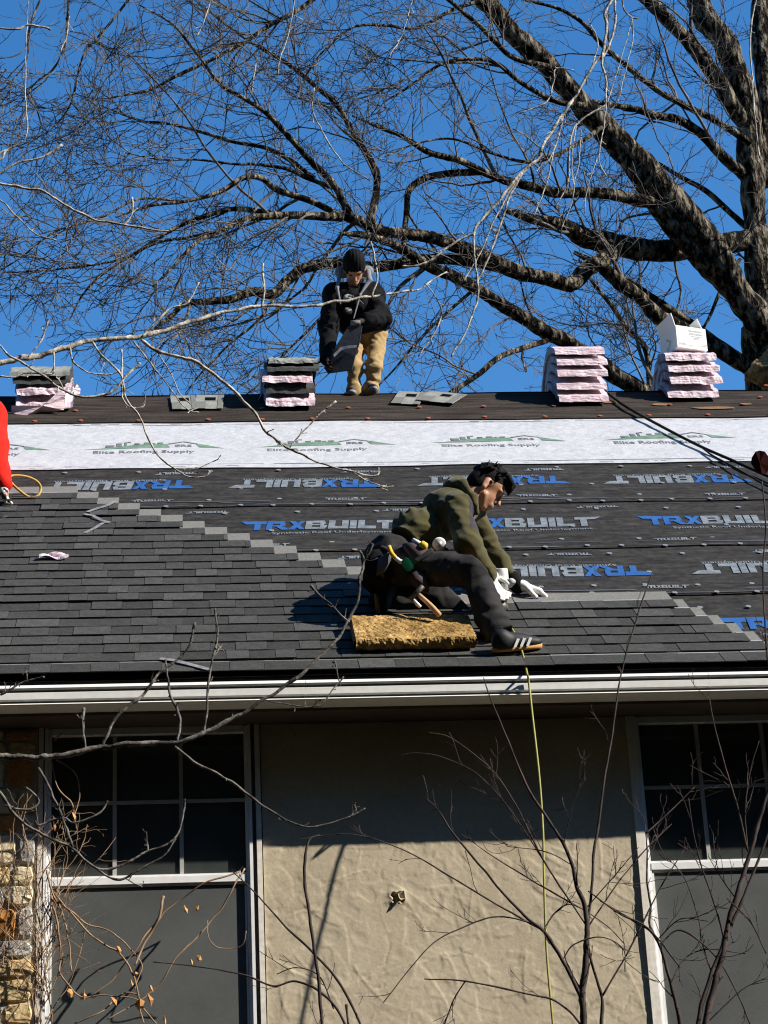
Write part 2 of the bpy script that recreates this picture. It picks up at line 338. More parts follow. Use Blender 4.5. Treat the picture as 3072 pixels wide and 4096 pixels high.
for sh, sl, rot, off in ((3, 4.00, True, .25), (3, 3.26, False, .1), (2, 3.05, True, .45), (2, 2.24, False, .8), (1, 2.03, True, .1), (1, 1.30, False, .55), (0, 1.12, True, .3)):
    X = X0 + off
    while X < X1 - .5:
        if -2.3 < X < 4.6:
            b = MB(); logo(b, X + (.26 if rot else 0), sl, .26, .05, rot, ZT, True); drape(b, sh, ZT); b.build('small_print', [M['inkblue'], M['inkwhite']], sheets[sh], world=MROOF)
        X += PITCHX
# dashed lap print; pale streaks paint the light caught by sheet edges
for i in (1, 2, 3):
    b = MB(); X = X0
    while X < X1 - 1:
        L = random.uniform(.25, .9); s = LAPS[i] + random.choice((-.02, -.012, .035, .05, .075, -.075, -.10)); hh = random.uniform(.006, .016)
        z = ZT; s = max(s, LAPS[i] - .018)
        b.prism([(X, s), (X+L*.9, s + random.uniform(-.006, .006)), (X+L, s+hh), (X+.03, s+hh)], z-.0006, z, bottom=False); X += L * random.uniform(.25, .8)
    drape(b, i, ZT); b.build('lap_line', M['lapglint'], sheets[i], world=MROOF, kind='stuff')
# --- white sheet print
ers = text_mesh('ERS', .075, 1.0, .002); elite = text_mesh('Elite Roofing Supply', .085, 1.0, .0012)
for xl, yl in ((2445, 1772), (1760, 1783), (1065, 1800), (372, 1812), (-330, 1822), (3130, 1760)):
    Xa, Sa = on_roof(xl, yl); b = MB(); Wd = .86; z = ZT + .003
    def G(pts, mi, zz): b.add([(Xa + x*Wd, Sa + y, zz) for x, y in pts], [tuple(range(len(pts)))], mi)
    G([(-.08, 0), (.1, .012), (.62, .04), (.60, .135), (.42, .145), (.2, .09), (.05, .03)], 0, z)
    G([(.86, .045), (1.06, .02), (.86, .14), (.83, .15)], 0, z)
    for x0, w0, h0, h1 in ((.10, .07, .06, .12), (.185, .045, .085, .17), (.25, .02, .11, .20), (.275, .03, .19, .21), (.33, .045, .135, .165), (.41, .05, .14, .185), (.47, .03, .14, .16), (.52, .045, .14, .175)):
        G(rc(x0, h0, x0+w0, h1), 1, z + .0012)
    G([(.62, .13), (.73, .19), (.84, .135), (.84, .15), (.73, .21), (.60, .145)], 1, z + .0012)
    put_text(b, ers, Xa + .66*Wd, Sa + .06, False, z, .14*Wd, 1, 1.1)
    put_text(b, elite, Xa + .0, Sa - .115, False, z, .82*Wd, 1, 1.25)
    drape(b, 'w', ZT + .003); b.build('logo_print', [M['inkgreen'], M['inkdark']], white, world=MROOF)
b = MB()
for s, hh in ((5.36, .004), (4.19, .004)):
    X = X0
    while X < X1 - .5:
        L = random.uniform(.3, 1.4); b.box((X, s, ZT-.004), (X+L, s+hh, ZT+.0035)); X += L + random.uniform(.0, .15)
for i in range(70):
    X = random.uniform(-2.2, 4.4); s = random.choice((5.39, 5.385, 4.15, 4.145)) + random.uniform(-.012, .012)
    b.box((X, s, ZT-.004), (X + random.uniform(.02, .09), s + random.uniform(.008, .018), ZT+.003))
drape(b, 'w', ZT + .0035); b.build('edge_print', mat('faint_grey_print', (.30, .31, .33), .6, .2), white, world=MROOF, kind='stuff')
# --- cap nails
cm = MB(); cm.prism([(.0165*math.cos(a), .0165*math.sin(a)) for a in np.arange(8)*math.pi/4], 0, .005); cap_me = cm.mesh('cap_nail', M['cap'])
cm = MB(); cm.prism([(.017*math.cos(a), .017*math.sin(a)) for a in np.arange(8)*math.pi/4], 0, .006); capo_me = cm.mesh('cap_nail', M['capo'])
def caps(parent, s, x0, dx, me, jitter=.02, xmin=-2.0, xmax=4.4, z=.025):
    X = x0
    while X < xmax:
        if X > xmin: mobj('cap_nail', me, parent, MROOF @ Matrix.Translation((X + random.uniform(-jitter, jitter), s + random.uniform(-.014, .014), z)))
        X += dx
for i, (sl, ph, dx) in {3: (3.175, .05, .235), 2: (2.165, .0, .235), 1: (1.235, .1, .235)}.items():
    caps(sheets[i], sl - .03, X0 + ph, dx, cap_me)
for sh, s, ph, dx in ((3, 4.02, .1, .47), (3, 3.58, .3, .47), (3, 3.3, .1, .47), (2, 2.98, .2, .47), (2, 2.58, .0, .94), (2, 2.3, .35, .47), (1, 1.98, .1, .47), (1, 1.62, .3, .94), (1, 1.36, .2, .3), (0, .95, .1, .3)):
    caps(sheets[sh], s, X0 + ph, dx, cap_me, z=.019)
caps(felt, 5.46, X0 + .1, .42, capo_me, .05, z=.029); caps(felt, 5.80, X0 + .3, .62, capo_me, .2, z=.029)
for x, y in ((2840, 1560), (3063, 1557), (3040, 1603)):
    X, s = on_roof(x, y); mobj('cap_nail', capo_me, felt, MROOF @ Matrix.Translation((X, s, .029)))
# torn bare patches in the felt
for x, y, L, hh in ((2850, 1646, .22, .05), (2640, 1632, .09, .05), (2440, 1622, .08, .05), (2980, 1630, .06, .04)):
    X, s = on_roof(x, y); b = MB()
    b.prism([(X + L*math.cos(a)*random.uniform(.6, 1), s + hh*math.sin(a)*random.uniform(.5, 1)) for a in np.arange(11)*2*math.pi/11], .026, .0295, bottom=False)
    b.build('torn_patch', mat('bare_tan_patch', (.12, .085, .05), .9, .1, col2=(.26, .15, .08), nscale=12), felt, world=MROOF)

# --- shingles: every strip is one piece with its raised tabs
EXPO = .143
def strip_mesh(seed, seal):
    rg = random.Random(seed); b = MB()
    b.t = 1.0; b.box((0, .150, 0), (1, .337, .004), 1, '-z -y')
    if seal: b.box((0, .152, .004), (1, .163, .0048), 2, '-z')
    x = 0.0; tab = rg.random() < .5
    while x < 1:
        wd = rg.uniform(.10, .25); x2 = min(1.0, x + wd)
        if 1 - x2 < .06: x2 = 1.0
        if tab:
            b.t = rg.choice((.94, 1.0, 1.05, 1.1, 1.18, 1.32)); sl = rg.uniform(-.006, .006)
            b.box((x+.002, -.002, .0), (x2-.002, .152, .0066), 0, '-z')
        else:
            b.t = rg.choice((.74, .80, .86, .92, .98)); b.box((x, 0, 0), (x2, .150, .0042), 0, '-z')
        x = x2; tab = not tab if rg.random() < .85 else tab
    me = b.mesh('shingle', [M['shingle'], M['headlap'], M['seal']]); return me
VAR = [strip_mesh(100 + i, False) for i in range(18)]; VARS = [strip_mesh(200 + i, True) for i in range(12)]
xa, sa = on_roof(483, 2032); xb, sb = on_roof(1380, 2283)
def end_left(s): return xa + (s - sa) * (xb - xa) / (sb - sa)
xc, sc_ = on_roof(2650, 2384); xd, sd = on_roof(2905, 2500)
def end_right(s): return xc + (s - sc_) * (xd - xc) / (sd - sc_)
OFFS = [0, .31, .62, .17, .47, .78, .06, .39]
def clip_mesh(me, w0):                              # a shorter, cut strip
    bm = bmesh.new(); bm.from_mesh(me)
    bmesh.ops.bisect_plane(bm, geom=bm.verts[:] + bm.edges[:] + bm.faces[:], plane_co=(w0, 0, 0), plane_no=(1, 0, 0), clear_outer=True)
    m2 = bpy.data.meshes.new('shingle'); bm.to_mesh(m2); bm.free()
    for m in me.materials: m2.materials.append(m)
    return m2
SH_X0 = -2.15
for k in range(24):
    s = EXPO * k; top = s + .337
    end = end_right(s + .337) if k < 7 else end_left(s + .337 - .12)
    end = min(end, 4.75)
    X = SH_X0 - OFFS[k % 8]; wob = random.uniform(-.003, .003)
    while X < end - .02:
        L = min(1.0, end - X); right = X > 1.2 and k < 7
        me = random.choice(VARS if right or (k == 23) else VAR)
        if L < .995: me = clip_mesh(me, L)
        lift = random.choice((0, 0, 0, .001, .002, .005)); tl = random.uniform(-.004, .004)
        rx = Matrix.Rotation(-math.atan2(.016 + lift, .337), 4, 'X') @ Matrix.Rotation(tl * .8, 4, 'Y') @ Matrix.Rotation(tl*.5, 4, 'Z')
        mobj('shingle', me, deck, MROOF @ Matrix.Translation((X, s + wob + random.uniform(-.003, .003) - (.02 if k == 0 else 0), .046 + lift)) @ rx)
        X += 1.0

# --- gutter, fascia, soffit
GY = 10.965; GT = EAVE[2] - .055; GB = GT - .098
prof = [(GY+.125, GT+.012), (GY+.125, GB), (GY+.002, GB), (GY-.004, GB+.005), (GY+.004, GB+.012), (GY+.036, GB+.013), (GY+.036, GB+.023), (GY+.000, GB+.025), (GY-.006, GB+.030), (GY-.006, GB+.064), (GY+.000, GB+.068), (GY+.036, GB+.069), (GY+.036, GB+.080), (GY-.010, GB+.082), (GY-.014, GB+.087), (GY+.006, GB+.108), (GY+.018, GB+.109), (GY+.020, GB+.103), (GY+.040, GB+.075), (GY+.042, GB+.03), (GY+.05, GB+.012), (GY+.118, GB+.012), (GY+.118, GT+.012)]
def extrude_x(mb, prof, xa, xb, mi=0, caps=True):
    n = len(prof); V = [(xa, y, z) for y, z in prof] + [(xb, y, z) for y, z in prof]
    mb.add(V, [(i, n+i, n+(i+1) % n, (i+1) % n) for i in range(n)], mi)
    if caps: mb.add(V, [tuple(range(n)), tuple(range(n, 2*n))[::-1]], mi)
seams = [X0, pd(660, 1490, GY)[0], pd(1532, 1480, GY)[0], X1]
for a_, b_ in zip(seams[:-1], seams[1:]):
    b = MB(); extrude_x(b, prof, a_ + .001, b_ - .001); b.build('gutter_section', M['gutter'], house)
for X in seams[1:3]:
    b = MB(); b.box((X-.0025, GY-.0055, GB+.026), (X+.0025, GY+.006, GB+.064)); b.build('gutter_joint', M['gutter'], house)
b = MB(); b.box((X0, GY+.127, GB-.015), (X1, GY+.145, EAVE[2]-.04)); b.build('fascia', M['brown'], house)
b = MB(); b.box((X0, GY+.145, GB-.002), (X1, WALL_Y+.02, GB+.012)); b.build('soffit', M['brown'], house)
b = MB(); b.box((X0, EAVE[1]-.012, EAVE[2]-.012), (X1, EAVE[1]+.05, EAVE[2]-.002)); b.box((X0, EAVE[1]-.002, EAVE[2]-.035), (X1, EAVE[1]+.004, EAVE[2]-.0125)); b.build('drip_edge', M['blackrubber'], house)
SOF = GB - .004
# --- wall core behind everything, side and back walls
b = MB(); by = 2*yr - EAVE[1] - .35
b.box((X0+.3, WALL_Y + .16, 0), (X1-.3, WALL_Y + .24, SOF + .0)); b.box((X0+.3, WALL_Y+.24, 0), (X0+.5, by, SOF)); b.box((X1-.5, WALL_Y+.24, 0), (X1-.3, by, SOF)); b.box((X0+.5, by-.2, 0), (X1-.5, by, SOF))
b.build('wall', M['black'], house, label='house wall behind the windows and stucco')
yt = WALL_Y
for X in (X0+.3, X1-.5):                            # gable triangles
    b = MB(); b.prism([(WALL_Y+.2, SOF), (by, SOF), (yr, zr - .3)], X, X+.2, T=lambda v: np.stack([v[:, 2], v[:, 0], v[:, 1]], 1)); b.build('gable', M['stucco'], house)

# --- stucco panel (trowelled relief is real)
sx0 = pd(570, 1900, yt)[0]; sx1 = pd(1392, 1950, yt)[0]; zb = 2.6
NXs, NZs = 320, 420
xs = np.linspace(sx0, sx1, NXs); zs = np.linspace(zb, SOF, NZs); XX, ZZ = np.meshgrid(xs, zs)
PP = np.stack([XX, ZZ, 0*XX], -1)
H = .0012*snoise(PP, 2.6, 3) + .0009*snoise(PP, 7, 4) + .00025*snoise(PP, 34, 5)
rg = np.random.default_rng(21)
for lv, fq, sd in ((.0016, 3.1, 41), (.0012, 5.3, 42), (.0009, 8.0, 43)):   # overlapping plaster coats with thin edges
    H += lv*np.clip((snoise(PP, fq, sd) + .35*snoise(PP, fq*4, sd+9))*9, -.5, .5)
for i in range(240):                                # trowel strokes: a ridge along an arc, flat on one side
    cx_, cz_ = rg.uniform(sx0, sx1), rg.uniform(3.0, 4.9); rad = rg.uniform(.15, 1.1); a0 = rg.uniform(0, 6.28); span = min(rg.uniform(.25, 1.1), .28/rad)
    ox, oz = cx_ - rad*math.cos(a0), cz_ - rad*math.sin(a0)
    r = np.hypot(XX-ox, ZZ-oz); a = (np.arctan2(ZZ-oz, XX-ox) - a0 + math.pi) % (2*math.pi) - math.pi
    win = np.clip((span/2 - np.abs(a)) * rad / .03, 0, 1); dd = r - rad; wdt = rg.uniform(.0025, .007)
    H += win * rg.uniform(.0005, .0026) * np.where(dd > 0, np.exp(-(dd/wdt)**2), np.exp(-np.abs(dd)/(wdt*rg.uniform(1.5, 7))))
for i in range(9):                                  # cracks
    x_, z_ = rg.uniform(sx0+.1, sx1-.1), rg.uniform(3.1, 4.3); ang = rg.uniform(0, 6.28)
    for j in range(16):
        x_ += .011*math.cos(ang); z_ += .011*math.sin(ang); ang += rg.uniform(-.7, .7)
        H -= .0028*np.exp(-((XX-x_)**2 + (ZZ-z_)**2)/.000018)
hx, _, hz = px(1590, 3590, yt)
hole = ((XX-hx)/.032)**2 + ((ZZ-hz)/.024)**2 + .5*np.sin(np.arctan2(ZZ-hz, XX-hx)*4+1)
H += np.where(hole < 1, -.045, .010*np.exp(-np.clip(hole-1, 0, 9)*.8))
V = np.stack([XX, yt - H, ZZ], -1).reshape(-1, 3)
b = MB(); b.add(V, [(j*NXs+i, j*NXs+i+1, (j+1)*NXs+i+1, (j+1)*NXs+i) for j in range(NZs-1) for i in range(NXs-1)])
panel = b.build('stucco_panel', M['stucco'], house, True)
b = MB(); b.box((X0+.3, yt+.02, 0), (X1-.3, yt+.10, zb)); b.build('lower_wall', M['stucco'], house)
b = MB()                                            # lifted flake at the hole
b.add([(hx+.002, yt-.012, hz+.02), (hx+.034, yt-.016, hz+.032), (hx+.036, yt-.03, hz-.012), (hx+.016, yt-.034, hz-.022), (hx+.006, yt-.022, hz-.006), (hx+.012, yt-.004, hz+.0)], [(0, 1, 5), (1, 2, 5), (2, 3, 5), (3, 4, 5), (4, 0, 5)])
b.build('stucco_flake', M['stucco'], panel)

# --- trim boards beside the panel
def vboard(name, xa, xb, ya, yb, m, z0=2.6, z1=None): 
    b = MB(); b.box((xa, ya, z0), (xb, yb, z1 or SOF)); return b.build(name, m, house)
tl = pd(562, 1900, yt-.03)[0]; tr = pd(1398, 1950, yt-.03)[0]
vboard('trim_board', tl-.012, tl+.014, yt-.018, yt+.03, M['trim']); vboard('trim_board', tr-.022, tr+.022, yt-.014, yt+.03, M['trim'])
vboard('trim_channel', tl-.034, tl-.0125, yt+.004, yt+.05, M['brown']); vboard('trim_channel', tr-.042, tr-.0225, yt+.004, yt+.05, M['brown'])

# --- windows
M['muntin'] = mat('shade_dimmed_muntin', (.40, .385, .35), .6, .3, col2=(.50, .48, .44), nscale=20)  # window white darkened in the colour to paint the eave's shade
def window(xa, xb, zrail, label, cols, zm):
    y0 = yt - .012; fw = .034; zt = SOF - .001; zbot = zrail - .86
    b = MB()
    for x0, x1, ya, yb in ((xa, xa+.016, y0, y0+.07), (xa+.0165, xa+fw, y0+.016, y0+.07), (xb-.016, xb, y0, y0+.07), (xb-fw, xb-.0165, y0+.016, y0+.07)):
        b.box((x0, ya, zbot-.05), (x1, yb, zt))
    b.box((xa+fw+.001, y0+.01, zt-.035), (xb-fw-.001, y0+.07, zt)); b.box((xa+fw+.001, y0+.004, zbot-.05), (xb-fw-.001, y0+.07, zbot))
    win = b.build('window', M['vinyl'], house, label=label)
    b = MB(); b.box((xa+fw+.001, y0+.012, zrail-.024), (xb-fw-.001, y0+.05, zrail+.010)); b.box((xa+fw+.001, y0+.020, zrail+.0105), (xb-fw-.001, y0+.05, zrail+.022)); b.build('meeting_rail', M['vinyl'], win)
    b = MB(); b.box((xa+fw+.001, y0+.046, zrail+.023), (xb-fw-.001, y0+.05, zt-.036)); b.build('upper_pane', M['glass'], win)
    b = MB(); b.box((xa+fw+.001, y0+.030, zbot+.001), (xb-fw-.001, y0+.033, zrail-.025)); b.build('insect_screen', M['screen'], win)
    b = MB(); b.box((xa+fw+.006, y0+.024, zrail-.036), (xb-fw-.006, y0+.029, zrail-.0255)); b.box((xa+fw+.002, y0+.022, zbot+.002), (xa+fw+.011, y0+.029, zrail-.037)); b.box((xb-fw-.011, y0+.022, zbot+.002), (xb-fw-.002, y0+.029, zrail-.037)); b.build('screen_frame', M['gutter'], win)
    for xc_ in cols:
        b = MB(); b.box((xc_-.010, y0+.036, zrail+.0225), (xc_+.010, y0+.045, zt-.0365)); b.build('muntin', M['muntin'], win)
    cs = [xa+fw+.001] + [c for c in cols] + [xb-fw-.001]
    for i in range(len(cs)-1):
        b = MB(); b.box((cs[i] + (.0105 if i else 0), y0+.037, zm-.009), (cs[i+1] - (.0105 if i < len(cs)-2 else 0), y0+.044, zm+.009)); b.build('muntin', M['muntin'], win)
yw = yt - .02
zr1 = pd(320, 1896, yw)[2]; zm1 = pd(320, 1727, yw)[2]
window(pd(93, 1900, yw)[0], pd(548, 1900, yw)[0], zr1, 'sash window left of the stucco panel', [pd(247, 1800, yw)[0], pd(392, 1800, yw)[0]], zm1)
zr2 = pd(1530, 1863, yw)[2]; zm2 = pd(1530, 1693, yw)[2]
xr0 = pd(1402, 1950, yw)[0]
window(xr0, xr0 + 1.08, zr2, 'sash window right of the stucco panel', [pd(1530, 1790, yw)[0], pd(1530, 1790, yw)[0] + .345], zm2)

# --- stone veneer at the left
sr = pd(78, 1950, yt)[0]
b = MB(); b.box((X0+.3, yt-.01, zb), (sr-.0, yt+.06, SOF)); stonewall = b.build('stone_wall', M['mortar'], house, label='stone veneer left of the window')
z = 2.75; rg = random.Random(5)
while z < SOF - .02:
    hh = min(rg.uniform(.075, .17), SOF - .008 - z); X = sr - rg.uniform(0, .012)
    while X > -1.75:
        L = rg.uniform(.07, .22); x0 = X - L; b = MB(); nseg = 9; P = []
        for i in range(14):
            a = i*2*math.pi/14; ca, sa_ = math.cos(a), math.sin(a); k = (abs(ca)**7 + abs(sa_)**7)**(-1/7) * rg.uniform(.86, 1.03)
            P.append(((x0+X)/2 + ca*k*(L/2-.006), z + hh/2 + sa_*k*(hh/2-.005)))
        cxm, czm = (x0+X)/2, z + hh/2; d0 = rg.uniform(.008, .022)
        V = [(x, yt-.010, zz) for x, zz in P] + [(x, yt-.010-d0*.7, zz) for x, zz in P] + [(cxm+(x-cxm)*.90, yt-.011-d0-rg.uniform(-.003, .005), czm+(zz-czm)*.88) for x, zz in P] + [(cxm, yt-.014-d0, czm)]
        F = [(i, (i+1) % 14, 14+(i+1) % 14, 14+i) for i in range(14)] + [(14+i, 14+(i+1) % 14, 28+(i+1) % 14, 28+i) for i in range(14)] + [(28+i, 28+(i+1) % 14, 42) for i in range(14)]
        b.add(V, F); b.build('stone', rg.choice(STONES), stonewall); X = x0
    z += hh
# corner strip between the stone and the window
vboard('corner_board', sr+.004, pd(91, 1900, yw)[0]-.002, yt-.02, yt+.03, M['trim'])
# ================================================================== shingle bundles on the ridge
def saddle(y, soft=.03):                            # height of the draped centre line, relative to the ridge
    return -(math.sqrt((y*sP/cP)**2 + soft**2) - soft)
def bundle_mesh(seed, wd, y0, y1, th, lvl, messy=0.0, mats=None):
    """a wrapped bundle bent over the ridge; y runs across the ridge (negative = our side)"""
    b = MB(); rg = np.random.default_rng(seed); ny, nx = 22, 16
    ring = []
    for i in range(ny+1):
        y = y0 + (y1-y0)*i/ny; soft = .03 + .045*lvl
        zc = saddle(y, soft); e = 1e-3; t = np.array([e*2, saddle(y+e, soft) - saddle(y-e, soft)]); t /= np.linalg.norm(t); nn = np.array([-t[1], t[0]])
        edge = min(i, ny-i) / ny; pinch = 1 - .06*math.exp(-edge*40)
        L = []
        for j in range(nx+1):                       # top row then bottom row
            u = -.5 + j/nx; r = th*(pinch - .05*(2*abs(u))**10)
            L.append((u*wd*(1 + .012*math.sin(i*1.7+seed)), y + .004, zc + r*.5))
        for j in range(nx, -1, -1):
            u = -.5 + j/nx; r = th*(pinch - .05*(2*abs(u))**10)
            L.append((u*wd*(1 + .012*math.sin(i*1.7+seed)), y - .004, zc - r*.5))
        ring.append(L)
    V = np.array(ring).reshape(-1, 3); V += (.0028 + .007*messy) * np.stack([snoise(V + seed, 14, 1), snoise(V + seed, 12, 2), .8*snoise(V + seed, 17, 3)], 1)
    V += (.0018 + .003*messy)*np.stack([snoise(V + seed, 40, 4), snoise(V + seed, 38, 5), snoise(V + seed, 45, 6)], 1)
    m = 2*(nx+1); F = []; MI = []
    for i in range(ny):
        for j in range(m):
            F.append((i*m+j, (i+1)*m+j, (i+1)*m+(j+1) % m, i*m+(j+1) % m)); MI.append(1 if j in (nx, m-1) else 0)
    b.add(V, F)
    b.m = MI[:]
    # end caps as strips so that they carry creases
    for i, flip in ((0, False), (ny, True)):
        for j in range(nx):
            q = (i*m+j, i*m+j+1, i*m+m-2-j, i*m+m-1-j); b.f.append(q[::-1] if flip else q); b.m.append(0); b.tone.append(1)
    return b
def ridge_at(x, y):                                 # photograph pixel of a stack's front bottom centre -> X and how far it hangs
    X, s = on_roof(x, y, .03); return X, (s - RIDGE_S) * cP
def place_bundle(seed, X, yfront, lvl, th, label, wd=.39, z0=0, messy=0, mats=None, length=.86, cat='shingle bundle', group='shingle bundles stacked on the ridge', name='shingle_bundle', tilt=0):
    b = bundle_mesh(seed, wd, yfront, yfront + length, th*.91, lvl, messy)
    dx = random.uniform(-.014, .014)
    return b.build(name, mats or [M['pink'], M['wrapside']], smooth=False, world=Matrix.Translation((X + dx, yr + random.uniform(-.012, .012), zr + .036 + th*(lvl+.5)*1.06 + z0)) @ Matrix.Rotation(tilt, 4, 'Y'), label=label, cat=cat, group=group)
TH = .064
# five-high stack
X, yf = ridge_at(2345, 1628); yf = min(yf, -.22)
for i, nm in enumerate(('bottom', 'second', 'middle', 'fourth', 'topmost')):
    place_bundle(11+i, X, yf + .012*i, i, TH, f'{nm} pink wrapped bundle of the five-high stack' if i != 1 and i != 3 else f'{nm} pink wrapped bundle from below in the five-high stack', wd=.385)
# four-high stack with the box
X4, yf4 = ridge_at(2795, 1608); yf4 = min(yf4, -.2)
for i, nm in enumerate(('bottom pink wrapped bundle', 'second pink wrapped bundle from below', 'third pink wrapped bundle from below', 'top pink wrapped bundle')):
    place_bundle(31+i, X4 + (-.02, .012, .0, -.02)[i], yf4 + .01*i, i, .068, f'{nm} in the stack under the white box', wd=.40, messy=.5)
# middle stack beside the standing roofer
Xm, yfm = ridge_at(1160, 1646); yfm = min(yfm, -.22)
dark = [M['headlap'], M['shingle']]
M['darkshingle'] = mat('stacked_dark_shingles', (.045, .045, .042), .9, .2, col2=(.085, .085, .078), nscale=12, bump=(60, .6, .01), stretch=(1, 1, 14))
dk = [M['darkshingle'], M['darkshingle']]
place_bundle(51, Xm - .005, yfm, 0, .060, 'lowest pink wrapped bundle in the short stack left of the standing roofer', wd=.37, messy=.8)
place_bundle(52, Xm + .005, yfm + .03, 1, .060, 'dark unwrapped shingles between two pink bundles', wd=.36, messy=.4, mats=dk, cat='shingles')
place_bundle(53, Xm, yfm + .01, 2, .060, 'upper pink wrapped bundle in the short stack left of the standing roofer', wd=.375, messy=.6)
place_bundle(54, Xm + .04, yfm + .02, 3, .04, 'loose dark shingles lying on the short pink stack', wd=.40, messy=.6, mats=dk, cat='shingles', z0=.06)
place_bundle(55, Xm + .05, yfm + .06, 4, .03, 'topmost bent grey shingles on the short pink stack', wd=.37, messy=1.2, mats=[M['shback'], M['darkshingle']], cat='shingles', z0=.10, length=.7)
# left stack with torn wrap
Xl, yfl = ridge_at(160, 1652); yfl = min(yfl, -.22)
place_bundle(61, Xl, yfl, 0, .060, 'torn pink bundle at the bottom of the leftmost stack', wd=.42, messy=1.6, tilt=-.03)
place_bundle(62, Xl, yfl + .03, 1, .058, 'second torn pink bundle in the leftmost stack', wd=.41, messy=1.6, tilt=-.03)
place_bundle(63, Xl + .01, yfl + .02, 2, .05, 'dark shingles in the leftmost stack above the torn pink wrap', wd=.42, messy=.5, mats=dk, cat='shingles', z0=.02)
place_bundle(64, Xl + .005, yfl + .01, 3, .04, 'grey shingles bent over the top of the leftmost stack', wd=.44, messy=.6, mats=[M['shback'], M['darkshingle']], cat='shingles', z0=.045)
# torn wrap hanging from the leftmost and middle stacks
def flap(name, pts, Yo, label, material):
    b = MB(); P = [np.array(p, float) for p in pts]; c = sum(P)/len(P)
    V = [px(x, y, Yo + .03*math.sin(i*2.1)) for i, (x, y) in enumerate(pts)]; C0 = px(c[0], c[1], Yo - .03); n = len(V)
    V2 = [v + np.array([0, .004, .0]) for v in V]
    b.add(V + [C0] + V2 + [C0 + np.array([0, .004, 0])], [(i, (i+1) % n, n) for i in range(n)] + [(n+1+(i+1) % n, n+1+i, 2*n+1) for i in range(n)] + [(i, n+1+i, n+1+(i+1) % n, (i+1) % n) for i in range(n)])
    return b.build(name, material, label=label, cat='plastic wrap', group='torn plastic wrap at the ridge')
yfl_w = yr + yfl
flap('plastic_wrap', [(46, 1622), (110, 1632), (170, 1625), (215, 1634), (258, 1618), (262, 1580), (240, 1560), (262, 1545), (255, 1640), (225, 1645), (160, 1648), (105, 1662), (72, 1658), (45, 1650)], yfl_w - .03, 'crumpled torn pink wrap hanging from the leftmost stack', M['pink'])
flap('plastic_wrap', [(258, 1568), (280, 1538), (308, 1536), (322, 1556), (318, 1588), (300, 1592), (300, 1560), (285, 1552), (262, 1580)], yr + .02, 'curled pink wrap sticking out right of the leftmost stack', M['pink'])
flap('plastic_wrap', [(1062, 1520), (1072, 1545), (1052, 1590), (1048, 1615), (1034, 1622), (1030, 1606), (1044, 1570), (1052, 1535)], yr - .12, 'thin grey wrap strip hanging left of the short stack', M['wrapside'])

# ================================================================== white box on the four-high stack
bx, by_, bz = px(2760, 1412, yr - .05)
BW, BD, BH = .265, .27, .19
zt4 = zr + .036 + .068*4*1.06 - .012
box = empty('cardboard_box', (X4, yr, zt4), 'open white cardboard box on the four-high bundle stack', 'box')
xb0, yb0 = X4 - .065, yr - .16
TB = Matrix.Translation((xb0 + .07, yb0 + .13, zt4)) @ Matrix.Rotation(R_(17), 4, 'Z')
def bxpart(name, a, c, m=M['card'], rot=None):
    bb = MB(); bb.box(a, c); return bb.build(name, m, box, world=TB @ (rot or Matrix.Identity(4)))
t = .006; hw, hd = BW/2 - .0, BD/2
bxpart('bottom', (-hw+t, -hd+t, 0), (hw-t, hd-t, t))
fr = bxpart('side_panel', (-hw, -hd, 0), (hw, -hd+t, BH)); bxpart('side_panel', (-hw, hd-t, 0), (hw, hd, BH))
bxpart('side_panel', (-hw, -hd+t+.0005, 0), (-hw+t, hd-t-.0005, BH)); bxpart('side_panel', (hw-t, -hd+t+.0005, 0), (hw, hd-t-.0005, BH))
bxpart('flap', (-t, -hd+.01, 0), (0, hd-.01, .11), rot=Matrix.Translation((-hw+t, 0, BH+.001)) @ Matrix.Rotation(R_(-14), 4, 'Y'))
bxpart('flap', (0, -hd+.03, 0), (t, hd-.12, .11), rot=Matrix.Translation((hw-t, 0, BH+.001)) @ Matrix.Rotation(R_(-24), 4, 'Y'))
bxpart('flap', (-hw+.01, 0, 0), (hw-.02, t, .085), rot=Matrix.Translation((0, -hd+.001, BH+.001)) @ Matrix.Rotation(R_(-62), 4, 'X'))
bb = MB()
for i, (x0, wd, z, hh) in enumerate(((-.02, .115, .148, .014), (-.015, .115, .122, .016), (-.005, .10, .106, .006), (.008, .07, .094, .006), (.018, .045, .084, .005))):
    xx = x0
    while xx < x0 + wd:
        L = random.uniform(.006, .016); bb.box((xx, -hd-.0015, z), (min(xx+L, x0+wd), -hd-.0003, z+hh)); xx += L + .004
for x0, wd, z, hh in ((-.12, .055, .035, .006), (-.12, .12, .025, .006), (.085, .045, .045, .006), (.075, .05, .032, .006)):
    bb.box((x0, -hd-.0015, z), (x0+wd, -hd-.0003, z+hh))
bb.build('printed_label', M['cardgrey'], fr, world=TB, kind='stuff')
bb = MB()
bb.add([(-hw-.0012, y, z) for y, z in ((.02, .03), (-.05, .09), (.02, .14), (.03, .125), (-.02, .09), (.035, .045))], [tuple(range(6))]); bb.build('printed_arrow', M['cardgrey'], fr, world=TB)

